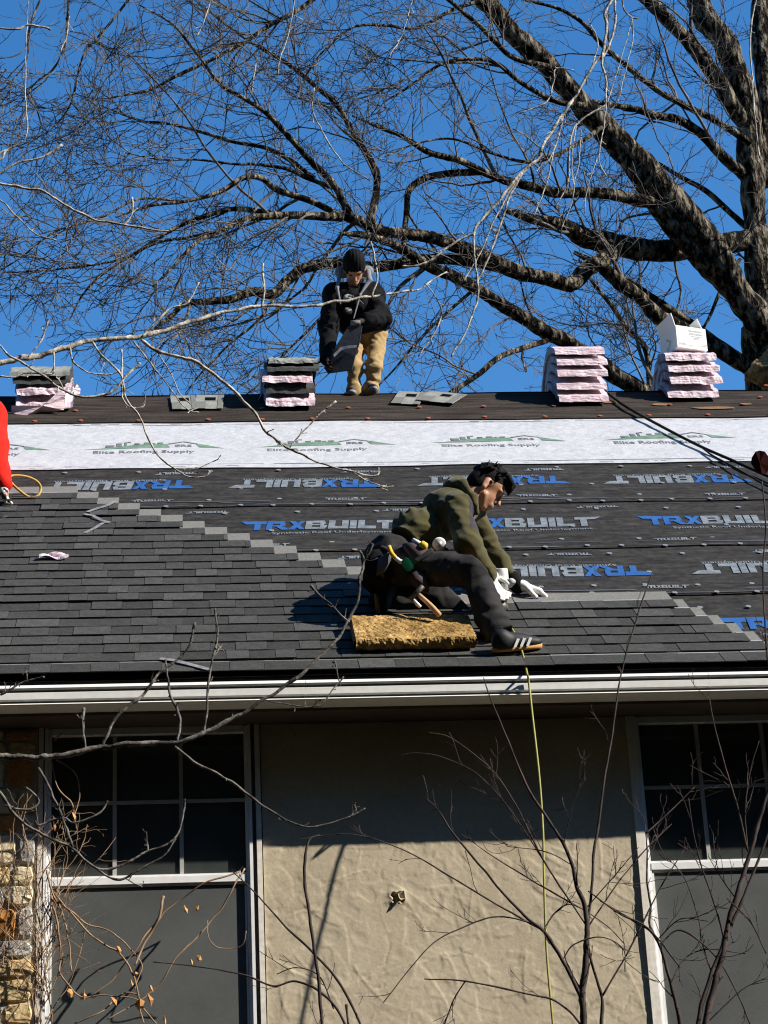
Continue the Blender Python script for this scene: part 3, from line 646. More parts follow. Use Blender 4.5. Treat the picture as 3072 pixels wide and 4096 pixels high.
# ================================================================== loose shingles
def loose(xy, ang, label, wd=.42, dp=.30, flip=False, h=.034):
    X, s = on_roof(*xy); b = MB()
    b.box((-wd/2, -dp/2, 0), (wd/2, dp/2, .004), 0)
    b.box((-wd/2+.004, -dp/2-.002, .0041), (-wd*.12, -dp*.02, .008), 1); b.box((-.06 + wd*.12, dp*.08, .0041), (.02 + wd*.12, dp*.3, .0062), 2)
    b.box((wd*.30, -dp/2-.002, .0041), (wd/2-.003, dp*.45, .0075), 1)
    return b.build('loose_shingle', [M['shback'], M['headlap'], M['shingle']], world=MROOF @ Matrix.Translation((X, s, h)) @ Matrix.Rotation(ang, 4, 'Z'), label=label, cat='shingle', group='loose shingles laid on the ridge felt')
loose((735, 1628), .03, 'brownish loose shingle on the felt, left one of the pair near the leftmost stack', .19, .46)
loose((838, 1626), -.04, 'pale grey loose shingle with dark squares near the leftmost stack', .21, .46)
loose((1635, 1610), -.25, 'pale loose shingle with a dark square right of the standing roofer', .22, .42)
loose((1765, 1612), -.45, 'brown grey loose shingle pointing right, beside the standing roofer', .30, .34, h=.043)

# ================================================================== litter on the shingles
b = MB(); X, s = on_roof(218, 2270)
b.grid(lambda u, v: (-.085 + .17*u, -.035 + .07*v + .012*math.sin(u*5), .012 + .012*math.sin(u*7+v*4) + .010*math.sin(v*9)), 12, 5)
b.build('wrapper_scrap', M['pink'], smooth=True, world=MROOF @ Matrix.Translation((X, s, .058)), label='small pink wrapper scrap on the dark shingles', cat='wrapper')
def strip(pts, wd, label):
    b = MB(); Q = [on_roof(x, y) for x, y in pts]; P = []
    for i, (X, s) in enumerate(Q):
        a = Q[max(0, i-1)]; c = Q[min(len(Q)-1, i+1)]; d = np.array([c[0]-a[0], c[1]-a[1]]); d /= np.linalg.norm(d); nn = np.array([-d[1], d[0]])*wd/2
        P.append((X, s, nn))
    V = [(X+n_[0]*k, s+n_[1]*k, .0575 + .002*(i % 2)) for i, (X, s, n_) in enumerate(P) for k in (-1, 1)]
    b.add(V, [(2*i, 2*i+1, 2*i+3, 2*i+2) for i in range(len(P)-1)])
    b.build('release_strip', M['clear'], world=MROOF, label=label, cat='plastic strip', group='plastic strips dropped on the shingles')
strip([(340, 2168), (385, 2146), (412, 2127), (440, 2126), (405, 2116)], .026, 'lower zigzag plastic strip on the shingles at left')
strip([(405, 2114), (372, 2098), (336, 2090)], .025, 'middle zigzag plastic strip joining two others')
strip([(350, 2082), (395, 2068), (425, 2058), (465, 2039)], .03, 'upper zigzag plastic strip ending at a pale headlap')
strip([(640, 2676), (700, 2684), (770, 2702), (840, 2722)], .032, 'pale plastic strip lying near the eave')

# ================================================================== foam pad under the kneeling roofer
XA, SA = on_roof(1424, 2606, .06); XB, _ = on_roof(1906, 2610, .06)
fw_, fd, ft = XB - XA, .37, .070
def foamfn(p):
    return p
nx, ny = 60, 44; b = MB(); V = []; 
Xg, Sg = np.meshgrid(np.linspace(0, fw_, nx), np.linspace(0, fd, ny))
jag = .014*snoise(np.stack([Xg*0 + Xg, Sg*0, Sg*0], -1), 30, 8) * (Sg < .01)
ht = ft + .003*snoise(np.stack([Xg, Sg, 0*Xg], -1), 22, 9) + .003*snoise(np.stack([Xg, Sg, 0*Xg], -1), 60, 10)
ht -= .022*np.exp(-((Xg-.36*fw_/.72*1.0)**2/.004 + (Sg-.06)**2/.003))
top = np.stack([Xg, Sg - .02*np.abs(jag)/.014*.5, ht], -1).reshape(-1, 3)
b.add(top, [(j*nx+i, j*nx+i+1, (j+1)*nx+i+1, (j+1)*nx+i) for j in range(ny-1) for i in range(nx-1)])
def wallstrip(edge, out):
    E_ = np.array(edge); n = len(E_); L = []
    for k in range(7):
        f = k/6; q = E_.copy(); q[:, 2] = E_[:, 2]*(1-f) + .004*f
        q += np.array(out) * (.010*np.abs(snoise(q + .3, 45, 11+k)) - .012*f + .012*math.sin(f*3.1))[:, None]; 
        if k == 0: q = E_
        L.append(q)
    b.add(np.concatenate(L), [(k*n+i, (k+1)*n+i, (k+1)*n+i+1, k*n+i+1) for k in range(6) for i in range(n-1)])
T2 = top.reshape(ny, nx, 3)
wallstrip(T2[0], (0, -1, 0)); wallstrip(T2[::-1, 0], (-1, 0, 0)); wallstrip(T2[:, -1], (1, 0, 0)); wallstrip(T2[-1, ::-1], (0, 1, 0))
b.build('foam_pad', M['foam'], smooth=False, world=MROOF @ Matrix.Translation((XA, SA + .012, .056)), label='torn yellow foam pad under the kneeling roofer', cat='foam pad')

# ================================================================== rope, hoses
def cable(name, P, r, m, label, cat, sides=7, per=6):
    b = MB(); Q = spline(P, per); b.tube(Q, r, sides, 0); return b.build(name, m, smooth=True, label=label, cat=cat)
def R3(x, y, h): X, s = on_roof(x, y, h); return roof(X, s, h)
cable('safety_rope', [R3(2418, 1562, .09), R3(2440, 1580, .05), R3(2510, 1630, .05), R3(2650, 1708, .05), R3(2800, 1785, .05), R3(2930, 1842, .05), R3(3072, 1905, .05), R3(3200, 1960, .05)], .011, M['rope'], 'black rope running down from the five-high stack across the white strip', 'rope')
cable('safety_rope', [R3(2810, 1792, .045), R3(2850, 1822, .05), R3(2920, 1860, .05), R3(3000, 1905, .05), R3(3072, 1945, .05), R3(3200, 2000, .05)], .007, M['rope'], 'thin black cord branching from the thick rope at right', 'rope')
gy = GY - .022
cable('air_hose', [px(2022, 2450, 11.52), px(2036, 2496, 11.36), px(2062, 2540, 11.22), px(2086, 2600, 11.13), px(2101, 2660, 11.08), R3(2108, 2700, .045) + np.array([0, -.01, .0]), px(2114, 2722, gy), px(2128, 2850, gy-.03), px(2157, 3110, gy-.08), px(2172, 3333, gy-.11), px(2176, 3520, gy-.13), px(2186, 3800, gy-.14), px(2212, 4100, gy-.15), px(2240, 4400, gy-.15), (px(2240, 4400, gy)[0], gy-.3, .4), (px(2240, 4400, gy)[0], gy-.6, .02)], .0060, M['hose'], 'yellow green air hose hanging over the gutter from the nail gun', 'hose')
yl = roof(0, 3.4, .12)[1]
cable('air_hose', [px(-120, 1840, yl-.1), px(-40, 1840, yl-.1), px(0, 1862, yl-.08), px(40, 1925, yl-.05), px(90, 1972, yl-.02), px(125, 1990, yl), px(152, 1982, yl+.01), px(163, 1955, yl+.02), px(150, 1928, yl), px(110, 1908, yl-.02), px(60, 1902, yl-.05), px(20, 1912, yl-.08), px(-40, 1935, yl-.1), px(-120, 1990, yl-.1)], .009, M['hosey'], 'orange yellow hose looping beside the red sleeve', 'hose')
# ================================================================== distance-field modelling for bodies and clothes
def cap(a, b, ra, rb=None): return ('c', np.array(a, float), np.array(b, float), ra, ra if rb is None else rb)
def ell(c, r, ax=None): return ('e', np.array(c, float), np.array(r, float), np.eye(3) if ax is None else np.array(ax, float))
def d_prim(p, q):
    if q[0] == 'c':
        _, a, b, ra, rb = q; ba = b - a; t = np.clip(((p - a) @ ba) / (ba @ ba + 1e-12), 0, 1)
        return np.linalg.norm(p - a - t[..., None]*ba, axis=-1) - (ra + (rb-ra)*t)
    _, c, r, ax = q; l = (p - c) @ ax.T; k0 = np.linalg.norm(l/r, axis=-1); k1 = np.linalg.norm(l/(r*r), axis=-1) + 1e-9
    return k0*(k0-1)/k1
def bounds(prims):
    lo, hi = np.full(3, 1e9), np.full(3, -1e9)
    for q in prims:
        if q[0] == 'c': P = np.stack([q[1]-q[3], q[1]+q[3], q[2]-q[4], q[2]+q[4]])
        else: P = np.stack([q[1]-q[2].max(), q[1]+q[2].max()])
        lo = np.minimum(lo, P.min(0)); hi = np.maximum(hi, P.max(0))
    return lo, hi
def sdf_mesh(name, prims, mats, res=.009, k=.03, cut=(), fold=None, pick=None, planes=()):
    lo, hi = bounds(prims); lo = lo - .03; hi = hi + .03
    n = np.ceil((hi-lo)/res).astype(int) + 1
    axs = [lo[i] + np.arange(n[i])*res for i in range(3)]; Dd = np.full(tuple(n), .2)
    def win(q, mg):                                 # the part of the grid a primitive can reach
        a, c = bounds([q]); i0 = np.clip(((a - mg - lo)/res).astype(int), 0, n-1); i1 = np.clip(((c + mg - lo)/res).astype(int) + 2, 1, n)
        sl_ = tuple(slice(i0[i], i1[i]) for i in range(3)); return sl_, np.stack(np.meshgrid(*[axs[i][sl_[i]] for i in range(3)], indexing='ij'), -1)
    for q in prims:
        sl_, g = win(q, k + .025); d = d_prim(g, q); c = Dd[sl_]; h = np.clip(.5 + .5*(c - d)/k, 0, 1); Dd[sl_] = c*(1-h) + d*h - k*h*(1-h)
    for q in cut:
        sl_, g = win(q, .02); Dd[sl_] = np.maximum(Dd[sl_], -d_prim(g, q))
    nearm = np.abs(Dd) < .05; I0 = np.argwhere(nearm); G = lo + I0*res
    if fold is not None: Dd[nearm] += fold(G)
    for o, nn in planes:
        I1 = np.argwhere(Dd < .05); Dd[tuple(I1.T)] = np.maximum(Dd[tuple(I1.T)], (lo + I1*res - np.array(o)) @ np.array(nn, float))
    S = Dd < 0
    c8 = [(a, b, c) for a in (0, 1) for b in (0, 1) for c in (0, 1)]; sh = [m-1 for m in S.shape]
    def cor(A, o): return A[o[0]:o[0]+sh[0], o[1]:o[1]+sh[1], o[2]:o[2]+sh[2]]
    cnt = sum(cor(S, o).astype(np.int8) for o in c8); act = (cnt > 0) & (cnt < 8); I = np.argwhere(act)
    vals = np.stack([cor(Dd, o)[act] for o in c8], 1); pos = np.zeros((len(I), 3)); w_ = np.zeros(len(I))
    for i in range(8):
        for j in range(i+1, 8):
            if sum(abs(x-y) for x, y in zip(c8[i], c8[j])) != 1: continue
            a, b = vals[:, i], vals[:, j]; m_ = (a < 0) != (b < 0); t = np.where(m_, a/(a - b + 1e-12), 0)
            pos += m_[:, None]*(np.array(c8[i]) + t[:, None]*(np.array(c8[j]) - np.array(c8[i]))); w_ += m_
    V = lo + (I + pos/np.maximum(w_, 1)[:, None])*res
    idx = np.full(sh, -1, int); idx[act] = np.arange(len(I)); F = []
    for ax in range(3):
        s0 = np.moveaxis(S, ax, 0); id_ = np.moveaxis(idx, ax, 0)
        e = s0[:-1, 1:-1, 1:-1] != s0[1:, 1:-1, 1:-1]; A = np.argwhere(e)
        if not len(A): continue
        x, y, z = A[:, 0], A[:, 1]+1, A[:, 2]+1
        q = np.stack([id_[x, y-1, z-1], id_[x, y, z-1], id_[x, y, z], id_[x, y-1, z]], 1)
        inside = s0[x, y, z]; flip = inside if ax != 1 else ~inside
        q[~flip] = q[~flip][:, ::-1]; F.append(q)
    F = np.concatenate(F); F = F[(F >= 0).all(1)]
    me = bpy.data.meshes.new(name); me.from_pydata(V.tolist(), [], F.tolist())
    for m_ in (mats if isinstance(mats, (list, tuple)) else [mats]): me.materials.append(m_)
    me.polygons.foreach_set('use_smooth', [True]*len(F))
    if pick is not None: me.polygons.foreach_set('material_index', pick(V[F].mean(1)).astype(int).tolist())
    me.update(); return me
def sdf_obj(name, prims, mats, parent, label=None, **kw): return mobj(name, sdf_mesh(name, prims, mats, **kw), parent, None, label=label)
def crease(G, f, a, seed): return a*(np.abs(snoise(G, f, seed))*2 - .9)
def unit(v): v = np.array(v, float); return v/np.linalg.norm(v)
def shrink(prims, d):
    return [(q[0], q[1], q[2], max(q[3]-d, .004), max(q[4]-d, .004)) if q[0] == 'c' else ('e', q[1], np.maximum(q[2]-d, .006), q[3]) for q in prims]

def hand_prims(wrist, dirn, palm_n, thumb_side, curl=.6, k=1.0, spread=.12):
    """palm plus five bent fingers; dirn points to the knuckles, palm_n out of the palm, thumb_side towards the thumb"""
    d, pn, ts = unit(dirn), unit(palm_n), unit(thumb_side); w0 = np.array(wrist); P = []; tips = []
    kn = [w0 + d*.092*k + ts*(.028 - .019*i)*k for i in range(4)]
    for q in kn: P.append(cap(w0 + d*.018*k + ts*((q-w0) @ ts)*.55, q, .019*k, .0145*k))
    P.append(cap(w0 - d*.035*k, w0 + d*.02*k, .026*k, .026*k))
    Ls = (.070, .078, .072, .056)
    for i, q in enumerate(kn):
        a = curl*.55; dd = unit(d + ts*spread*(1.5-i)*.35); p = q
        for j, fr in enumerate((.46, .32, .24)):
            dd = unit(dd*math.cos(a) + pn*math.sin(a)); p2 = p + dd*Ls[i]*fr*k; P.append(cap(p, p2, (.0112 - .0008*j)*k, (.0105 - .0009*j)*k)); p = p2; a = curl*.75
        tips.append(p)
    p = w0 + d*.028*k + ts*.026*k; dd = unit(d*.55 + ts*.7 + pn*.35)
    for j, L in enumerate((.040, .030, .024)):
        p2 = p + dd*L*k; P.append(cap(p, p2, (.0125 - .0012*j)*k, (.0115 - .0012*j)*k)); p = p2; dd = unit(dd + d*.35 - ts*.35*curl + pn*.25*curl)
    tips.append(p)
    return P, tips
def shoe(name, parent, heel, toe, upv, mats, sole_mat, width=.045):
    h, t, u = np.array(heel), np.array(toe), unit(upv); f = unit(t - h); s = unit(np.cross(u, f)); L = np.linalg.norm(t-h)
    ax = np.array([f, s, u])
    up = [ell(h + f*.052 + u*.045, (.055, .040, .052), ax), ell(h + f*L*.42 + u*.044, (.088, .042, .046), ax), ell(h + f*(L-.075) + u*.034, (.078, width, .033), ax), cap(h + f*.06 + u*.045, h + f*.05 + u*.075, .038, .036)]
    o = sdf_obj(name, up, mats, parent, res=.006, k=.03, planes=[(h + u*.012, -u)])
    n = 22; b = MB(); P = []
    for i in range(n):
        a = i*2*math.pi/n; x = math.cos(a); y = math.sin(a); c = h + f*L*.5
        wd = width*(1.0 + .10*x - .12*(1 - abs(x))*(x < .2)); P.append(c + f*x*L*.51 + s*y*abs(y)**-.25*wd if abs(y) > .01 else c + f*x*L*.51)
    V = [p - u*.004 for p in P] + [p + u*.016 + u*(.010*max(0, (p-h) @ f/L - .6)) for p in P]
    b.add(V, [(i, (i+1) % n, n+(i+1) % n, n+i) for i in range(n)] + [tuple(range(n))[::-1], tuple(range(n, 2*n))]); b.build('sole', sole_mat, o, True)
    return o, f, s, u

# ================================================================== kneeling roofer
K = px
pel, bel, che = K(1560, 2238, 11.62), K(1668, 2135, 11.66), K(1782, 2062, 11.70)
nk = K(1868, 2000, 11.74); shR, shL = K(1830, 2035, 11.54), K(1868, 2028, 11.90)
elR, wrR = K(1868, 2168, 11.42), K(1952, 2292, 11.52)
elL, wrL = K(1945, 2180, 11.98), K(2066, 2338, 11.93)
hipR, knR, anR = K(1590, 2262, 11.52), K(1893, 2284, 11.36), K(1992, 2530, 11.30)
hipL, knL, anL = K(1590, 2280, 11.74), K(1835, 2440, 11.80), K(1520, 2400, 11.76)
man = empty('person', roof(*on_roof(1700, 2560), .1), 'kneeling roofer in olive hoodie reaching forward with white gloves', 'person')
hf = unit(.74*c_right - .67*c_up); hu = unit(.67*c_right + .74*c_up); hsd = unit(-c_fwd + .42*hu)      # face, crown, his right ear (towards us)
hf = unit(hf + .10*hsd); hsd = unit(hsd - hf*(hsd @ hf)); hu = unit(np.cross(hsd, hf)); hu = hu if hu @ c_up > 0 else -hu
HC = K(1943, 1952, 11.76); HA = np.array([hf, hsd, hu])
def hl(f, s, u): return HC + hf*f + hsd*s + hu*u
head = [ell(hl(-.008, 0, .036), (.098, .078, .088), HA), ell(hl(.026, 0, -.038), (.064, .058, .076), HA), cap(hl(.062, 0, -.098), hl(.055, 0, -.085), .024, .03),
        cap(hl(.096, 0, .008), hl(.116, 0, -.030), .008, .0125), ell(hl(.080, 0, .026), (.022, .052, .013), HA), cap(hl(.020, .052, -.06), hl(.050, .022, -.105), .018, .016), cap(hl(.02, -.052, -.06), hl(.05, -.022, -.105), .018, .016),
        ell(hl(.092, 0, -.062), (.014, .026, .007), HA), ell(hl(.088, 0, -.078), (.014, .022, .008), HA)]
neck = [cap(hl(-.03, 0, -.04), nk - .02*c_up, .056, .062)]
ears = [ell(hl(-.012, s*.080, -.012), (.019, .009, .033), HA) for s in (1, -1)] + [cap(hl(-.006, s*.082, -.038), hl(-.004, s*.080, -.045), .010, .009) for s in (1, -1)]
torso = [ell(pel, (.15, .16, .135)), ell(bel, (.155, .18, .145)), ell(che, (.16, .20, .15)), cap(shR, shL, .085), cap(nk, che, .08, .12)]
armR = [cap(shR, elR, .074, .062), cap(elR, wrR, .060, .043)]; armL = [cap(shL, elL, .074, .062), cap(elL, wrL, .058, .042)]
legR = [cap(hipR, knR, .105, .080), cap(knR, K(1932, 2392, 11.33), .077, .070), cap(K(1932, 2392, 11.33), anR, .070, .066)]
legL = [cap(hipL, knL, .105, .080), cap(knL, anL, .080, .060)]
hR, tipsR = hand_prims(K(1962, 2305, 11.56), unit(.45*c_right - 1.0*c_up + .2*c_fwd), unit(c_right + .3*c_fwd), unit(c_fwd*.5 + c_up*.5 + .4*c_right), 1.0)
hL, tipsL = hand_prims(K(2078, 2340, 11.92), unit(1.0*c_right - .30*c_up), unit(-c_up - .15*c_right), unit(-c_fwd), .85, 1.25, .0)
sdf_obj('body', head + ears + neck + shrink(torso, .035) + shrink(armR + armL, .022) + shrink(legR + legL, .03) + shrink(hR + hL, .004), M['skin'], man, res=.0065, k=.016,
        cut=[ell(hl(.098, s*.034, .004), (.014, .017, .009), HA) for s in (1, -1)])
# face details
b = MB()
for s in (1, -1):
    V = [hl(.086, s*.034, .003) + .0075*(math.cos(a)*hsd + math.sin(a)*hu*.7) + .006*hf for a in np.arange(10)*.6283]; b.add(V + [hl(.097, s*.034, .003)], [(i, (i+1) % 10, 10) for i in range(10)])
b.build('eyes', M['blackrubber'], man, True)
sdf_obj('eyebrow', [cap(hl(.1015, .014, .026), hl(.092, .050, .024), .0034, .0026)], M['hair'], man, res=.003, k=.01); sdf_obj('eyebrow', [cap(hl(.1015, -.014, .026), hl(.092, -.050, .024), .0034, .0026)], M['hair'], man, res=.003, k=.01)
sdf_obj('goatee', [ell(hl(.078, 0, -.100), (.010, .014, .010), HA)], mat('stubble', (.05, .028, .02), .8, .2), man, res=.003, k=.004)
rg = np.random.default_rng(3); hp = [ell(hl(-.018, 0, .052), (.102, .083, .086), HA), ell(hl(-.055, 0, .0), (.065, .076, .085), HA), cap(hl(.004, .078, .01), hl(.012, .074, -.012), .012, .009), cap(hl(.004, -.078, .01), hl(.012, -.074, -.012), .012, .009)]
for i in range(95):
    th = rg.uniform(0, 6.28); ph = rg.uniform(-.15, 1.45); d = np.array([math.cos(th)*math.cos(ph), math.sin(th)*math.cos(ph), math.sin(ph)])
    if d[0] > .3 and d[2] < .45: continue
    p = hl(-.015 + .098*d[0], .082*d[1], .048 + .088*d[2]); q = p + (.022*rg.uniform(.3, 1))*(hf*.9 + hu*.35 + .5*hsd*rg.normal()) + .010*(HA.T @ d); hp.append(cap(p, q, .015, .006))
for i in range(120):                                # loose strands
    th = rg.uniform(0, 6.28); ph = rg.uniform(.1, 1.5); d = np.array([math.cos(th)*math.cos(ph), math.sin(th)*math.cos(ph), math.sin(ph)])
    if d[0] > .45 and d[2] < .5: continue
    p = hl(-.015 + .100*d[0], .084*d[1], .050 + .090*d[2]); t_d = unit(HA.T @ d*.8 + hf*rg.uniform(.0, 1.2) + .8*hsd*rg.normal() + .5*hu*rg.normal()); hp.append(cap(p, p + t_d*rg.uniform(.012, .034), .0065, .0028))
for i in range(9):                                  # forelock falling over the forehead
    s0 = -.05 + .0125*i; p = hl(.060, s0, .115); hp.append(cap(p, hl(.104 + .008*math.sin(i*2), s0 + .006, .098), .020, .015)); hp.append(cap(hl(.104, s0+.006, .098), hl(.118, s0+.010, .076 + .008*math.sin(i*3)), .013, .007))
sdf_obj('hair', hp, M['hair'], man, res=.0042, k=.005, cut=[ell(hl(.112, 0, -.005), (.056, .10, .074), HA), ell(hl(.045, .085, -.045), (.06, .035, .065), HA), ell(hl(.045, -.085, -.045), (.06, .035, .065), HA)])
# hoodie
ba = unit(che - pel)
def foldj(G):
    q = (G - bel); along = q @ ba; fd_ = unit(.9*c_right + .55*c_up); f = .015*np.sin(74*(q @ fd_) + 5*snoise(G, 4.5, 5)) * np.clip(.35 + snoise(G, 5, 15), 0, 1) * np.exp(-((along-.03)/.17)**2)
    fa = (G - elR); f2 = .010*np.sin(85*(fa @ unit(wrR-shR+.1*c_right)) + 5*snoise(G, 7, 6))*np.clip(.4+snoise(G, 7, 16), 0, 1)*np.exp(-(np.linalg.norm(fa, axis=-1)/.10)**2)
    fl = (G - elL); f3 = .010*np.sin(85*(fl @ unit(wrL-shL)) + 5*snoise(G, 7, 7))*np.clip(.4+snoise(G, 7, 17), 0, 1)*np.exp(-(np.linalg.norm(fl, axis=-1)/.11)**2)
    return f + f2 + f3 + crease(G, 6.5, .009, 31) + crease(G, 15, .005, 32)
hem = K(1600, 2172, 11.65); hemn = -unit(ba*1.0 + .12*c_up)
pa, pb = K(1900, 2010, 11.50), K(1905, 2120, 11.42)
def pickj(C):
    t = np.clip(((C-pa) @ (pb-pa))/((pb-pa) @ (pb-pa)), 0, 1); d = C - (pa + t[:, None]*(pb-pa)); dx = d @ c_right
    return ((np.abs(dx) < .036) & (C @ c_fwd < (shR @ c_fwd) + .06) & (((C-pa) @ (pb-pa))/((pb-pa) @ (pb-pa)) > -.1) & (((C-pa) @ (pb-pa))/((pb-pa) @ (pb-pa)) < 1.1))
jack = [ell(pel + ba*.06, (.145, .17, .135)), ell(bel, (.142, .18, .130)), ell(che, (.142, .20, .135)), cap(shR, shL, .084), cap(shR, elR, .078, .066), cap(elR, wrR + unit(wrR-elR)*.005, .064, .047), cap(shL, elL, .076, .066), cap(elL, wrL - unit(wrL-elL)*.05, .062, .048)]
hoodie = sdf_obj('hoodie', jack, [M['olive'], M['patch']], man, res=.0075, k=.035, fold=foldj, pick=pickj, planes=[(hem, hemn)])
hd = [cap(K(1846, 1935, 11.60), K(1812, 1928, 11.74), .030), cap(K(1812, 1928, 11.74), K(1838, 1925, 11.88), .032), cap(K(1846, 1935, 11.60), K(1892, 1985, 11.56), .026, .020), cap(K(1892, 1985, 11.56), K(1908, 2050, 11.58), .022, .016), cap(K(1838, 1925, 11.88), K(1900, 2000, 11.90), .028, .02), ell(K(1815, 1968, 11.74), (.07, .13, .06)), cap(K(1858, 1950, 11.58), K(1902, 2020, 11.545), .016, .014)]
sdf_obj('hood', hd, M['olive'], hoodie, res=.006, k=.02, fold=lambda G: crease(G, 12, .005, 40))
cuf = [cap(wrL - unit(wrL-elL)*.045, wrL + unit(wrL-elL)*.012, .048, .044)]
sdf_obj('cuff', cuf, M['blackcloth'], hoodie, res=.006, k=.01)
# trousers
def foldp(G):
    f = 0
    for c, d, a in ((knR, unit(anR-hipR), .012), (anR, unit(anR-knR), .013), ((anR+knR)/2, unit(anR-knR+.1*c_right), .006), (knL, unit(anL-knL), .013), (hipR, unit(knR-hipR), .010), ((hipR+knR)/2, unit(knR-hipR), .006)):
        q = G - c; f = f + a*np.sin(75*(q @ d) + 5*snoise(G, 8, 4))*np.clip(.45 + snoise(G, 6, 14), 0, 1)*np.exp(-(np.linalg.norm(q, axis=-1)/.11)**2)
    return f + crease(G, 7, .009, 33) + crease(G, 16, .005, 34)
sh_dir = unit(anR - K(1932, 2392, 11.33))
tr = [ell(pel, (.155, .165, .135)), ell(K(1535, 2290, 11.66), (.095, .15, .095))] + legR + [cap(K(1960, 2460, 11.315), anR + sh_dir*.02, .078, .082)] + legL
sdf_obj('trousers', tr, M['pants'], man, res=.008, k=.035, fold=foldp, planes=[(anR + sh_dir*.028, unit(sh_dir + .2*c_right)), (hem + ba*.05, unit(ba))])
# shoes
heel = roof(*on_roof(1968, 2606, .06), .06); toe = roof(*on_roof(2166, 2588, .06), .06)
so1, f1, s1, u1 = shoe('shoe', man, heel, toe, unit(NRM*.75 + np.array([0, 0, 1])*.4), M['blackrubber'], M['gum'])
b = MB(); toward = s1 if s1 @ c_fwd < 0 else -s1
for i in range(3):
    c = heel + f1*(.118 + .034*i) + toward*.046 + u1*.036
    q = [c - f1*.016 - u1*.016, c - f1*.002 - u1*.019, c + f1*.020 + u1*.022 - toward*.006, c + f1*.004 + u1*.026 - toward*.006]
    b.add(q + [p + toward*.004 for p in q], [(4, 5, 6, 7), (0, 1, 5, 4), (1, 2, 6, 5), (2, 3, 7, 6), (3, 0, 4, 7)])
b.build('white_stripe', M['stripe'], so1)
h2 = K(1498, 2345, 11.70); t2 = roof(*on_roof(1506, 2500), .075); 
shoe('shoe', man, h2, t2, unit(c_right + .15*c_up), M['blackrubber'], M['gum'])
# gloves
def tipfn(tips):
    def f(C):
        d = np.min([np.linalg.norm(C - t_, axis=1) for t_ in tips], 0); return d < .022
    return f
sdf_obj('glove', hR + [cap(wrR - unit(wrR-elR)*.03, K(1962, 2305, 11.56), .038, .032)], [M['glove'], M['gloveblue']], man, res=.0042, k=.008)
sdf_obj('glove', hL + [cap(wrL - unit(wrL-elL)*.01, K(2078, 2340, 11.92), .036, .03)], [M['glove'], M['gloveblue']], man, res=.0042, k=.008, pick=tipfn(tipsL))
# tool belt and pouches
bel_pts = [K(1500, 2215, 11.62) + .0, K(1530, 2195, 11.48), K(1610, 2230, 11.43), K(1690, 2205, 11.47), K(1735, 2180, 11.56), K(1720, 2190, 11.75), K(1600, 2190, 11.84), K(1510, 2205, 11.75), K(1500, 2215, 11.62)]
belt = None
def slab(poly, Yf, th, m, name, parent, bulge=.02):
    P = [np.array(p, float) for p in poly]; c = sum(P)/len(P); n = len(P)
    F_ = [K(x, y, Yf) for x, y in poly]; F2 = [K(c[0]+(x-c[0])*.86, c[1]+(y-c[1])*.86, Yf - bulge) for x, y in poly]; B_ = [p + np.array([0, th, 0]) for p in F_]
    b = MB(); b.add(F_ + F2 + B_ + [K(c[0], c[1], Yf - bulge*1.15)], [(i, (i+1) % n, n+(i+1) % n, n+i) for i in range(n)] + [(n+i, n+(i+1) % n, 3*n) for i in range(n)] + [(2*n+(i+1) % n, 2*n+i, i, (i+1) % n)[::-1] for i in range(n)][:0] + [(i, 2*n+i, 2*n+(i+1) % n, (i+1) % n) for i in range(n)])
    return b.build(name, m, parent, True)
b = MB(); Q = spline(bel_pts, 6)
for i in range(len(Q)-1):
    pass
b.tube(Q, .020, 6); belt = b.build('tool_belt', M['leather'], man, True)
slab([(1610, 2175), (1650, 2165), (1700, 2190), (1790, 2230), (1802, 2282), (1770, 2318), (1745, 2330), (1690, 2270), (1640, 2240)], 11.40, .07, M['leather'], 'pouch', belt, .03)
slab([(1630, 2300), (1668, 2275), (1700, 2300), (1718, 2356), (1690, 2350), (1650, 2325)], 11.40, .06, M['leather'], 'pouch', belt, .025)
slab([(1462, 2205), (1515, 2195), (1560, 2240), (1580, 2300), (1540, 2335), (1490, 2330), (1456, 2300)], 11.46, .16, M['blackcloth'], 'pouch', belt, .03)
slab([(1512, 2235), (1560, 2205), (1570, 2235), (1535, 2290), (1505, 2300)], 11.415, .05, mat('worn_grey_strap', (.10, .09, .085), .8, .2), 'strap', belt, .01)
b = MB(); b.tube(spline([K(1655, 2250, 11.365), K(1700, 2222, 11.36), K(1728, 2200, 11.37)], 4), .016, 6); b.build('strap', M['pants'], belt, True)
# tools carried in the belt and hands
def tool(name, loc, label, cat): return empty(name, loc, label, cat, 'tools carried by the kneeling roofer')
h_ = tool('hammer', K(1720, 2420, 11.34), 'hammer with wooden handle hanging from the tool belt', 'hammer')
b = MB(); hA, hB = K(1676, 2380, 11.36), K(1758, 2460, 11.31); b.tube(spline([hA, (hA+hB)/2 + .004*c_up, hB], 5), interp_r([.012, .013, .015, .014], 11), 10); b.build('handle', M['wood'], h_, True)
b = MB(); hd0 = hA - unit(hB-hA)*.02; sd_ = unit(np.cross(hB-hA, c_fwd)); b.tube([hd0 - sd_*.05, hd0 + sd_*.05], [.016, .013], 8); b.build('head', M['darksteel'], h_, True)
k_ = tool('utility_knife', K(1580, 2215, 11.36), 'curved orange and white handle standing in the rear pouch', 'knife')
b = MB(); b.tube(spline([K(1556, 2186, 11.40), K(1566, 2212, 11.385), K(1582, 2232, 11.375)], 4), .0125, 8); b.build('grip', M['yellow'], k_, True)
b = MB(); b.tube(spline([K(1583, 2233, 11.375), K(1598, 2244, 11.37), K(1610, 2249, 11.37)], 4), .0125, 8); b.build('white_end', M['tape'], k_, True)
g_ = MB(); c0 = K(1630, 2258, 11.355); a1, a2, a3 = unit(.75*c_right + .6*c_up), unit(-.6*c_right + .75*c_up), -c_fwd
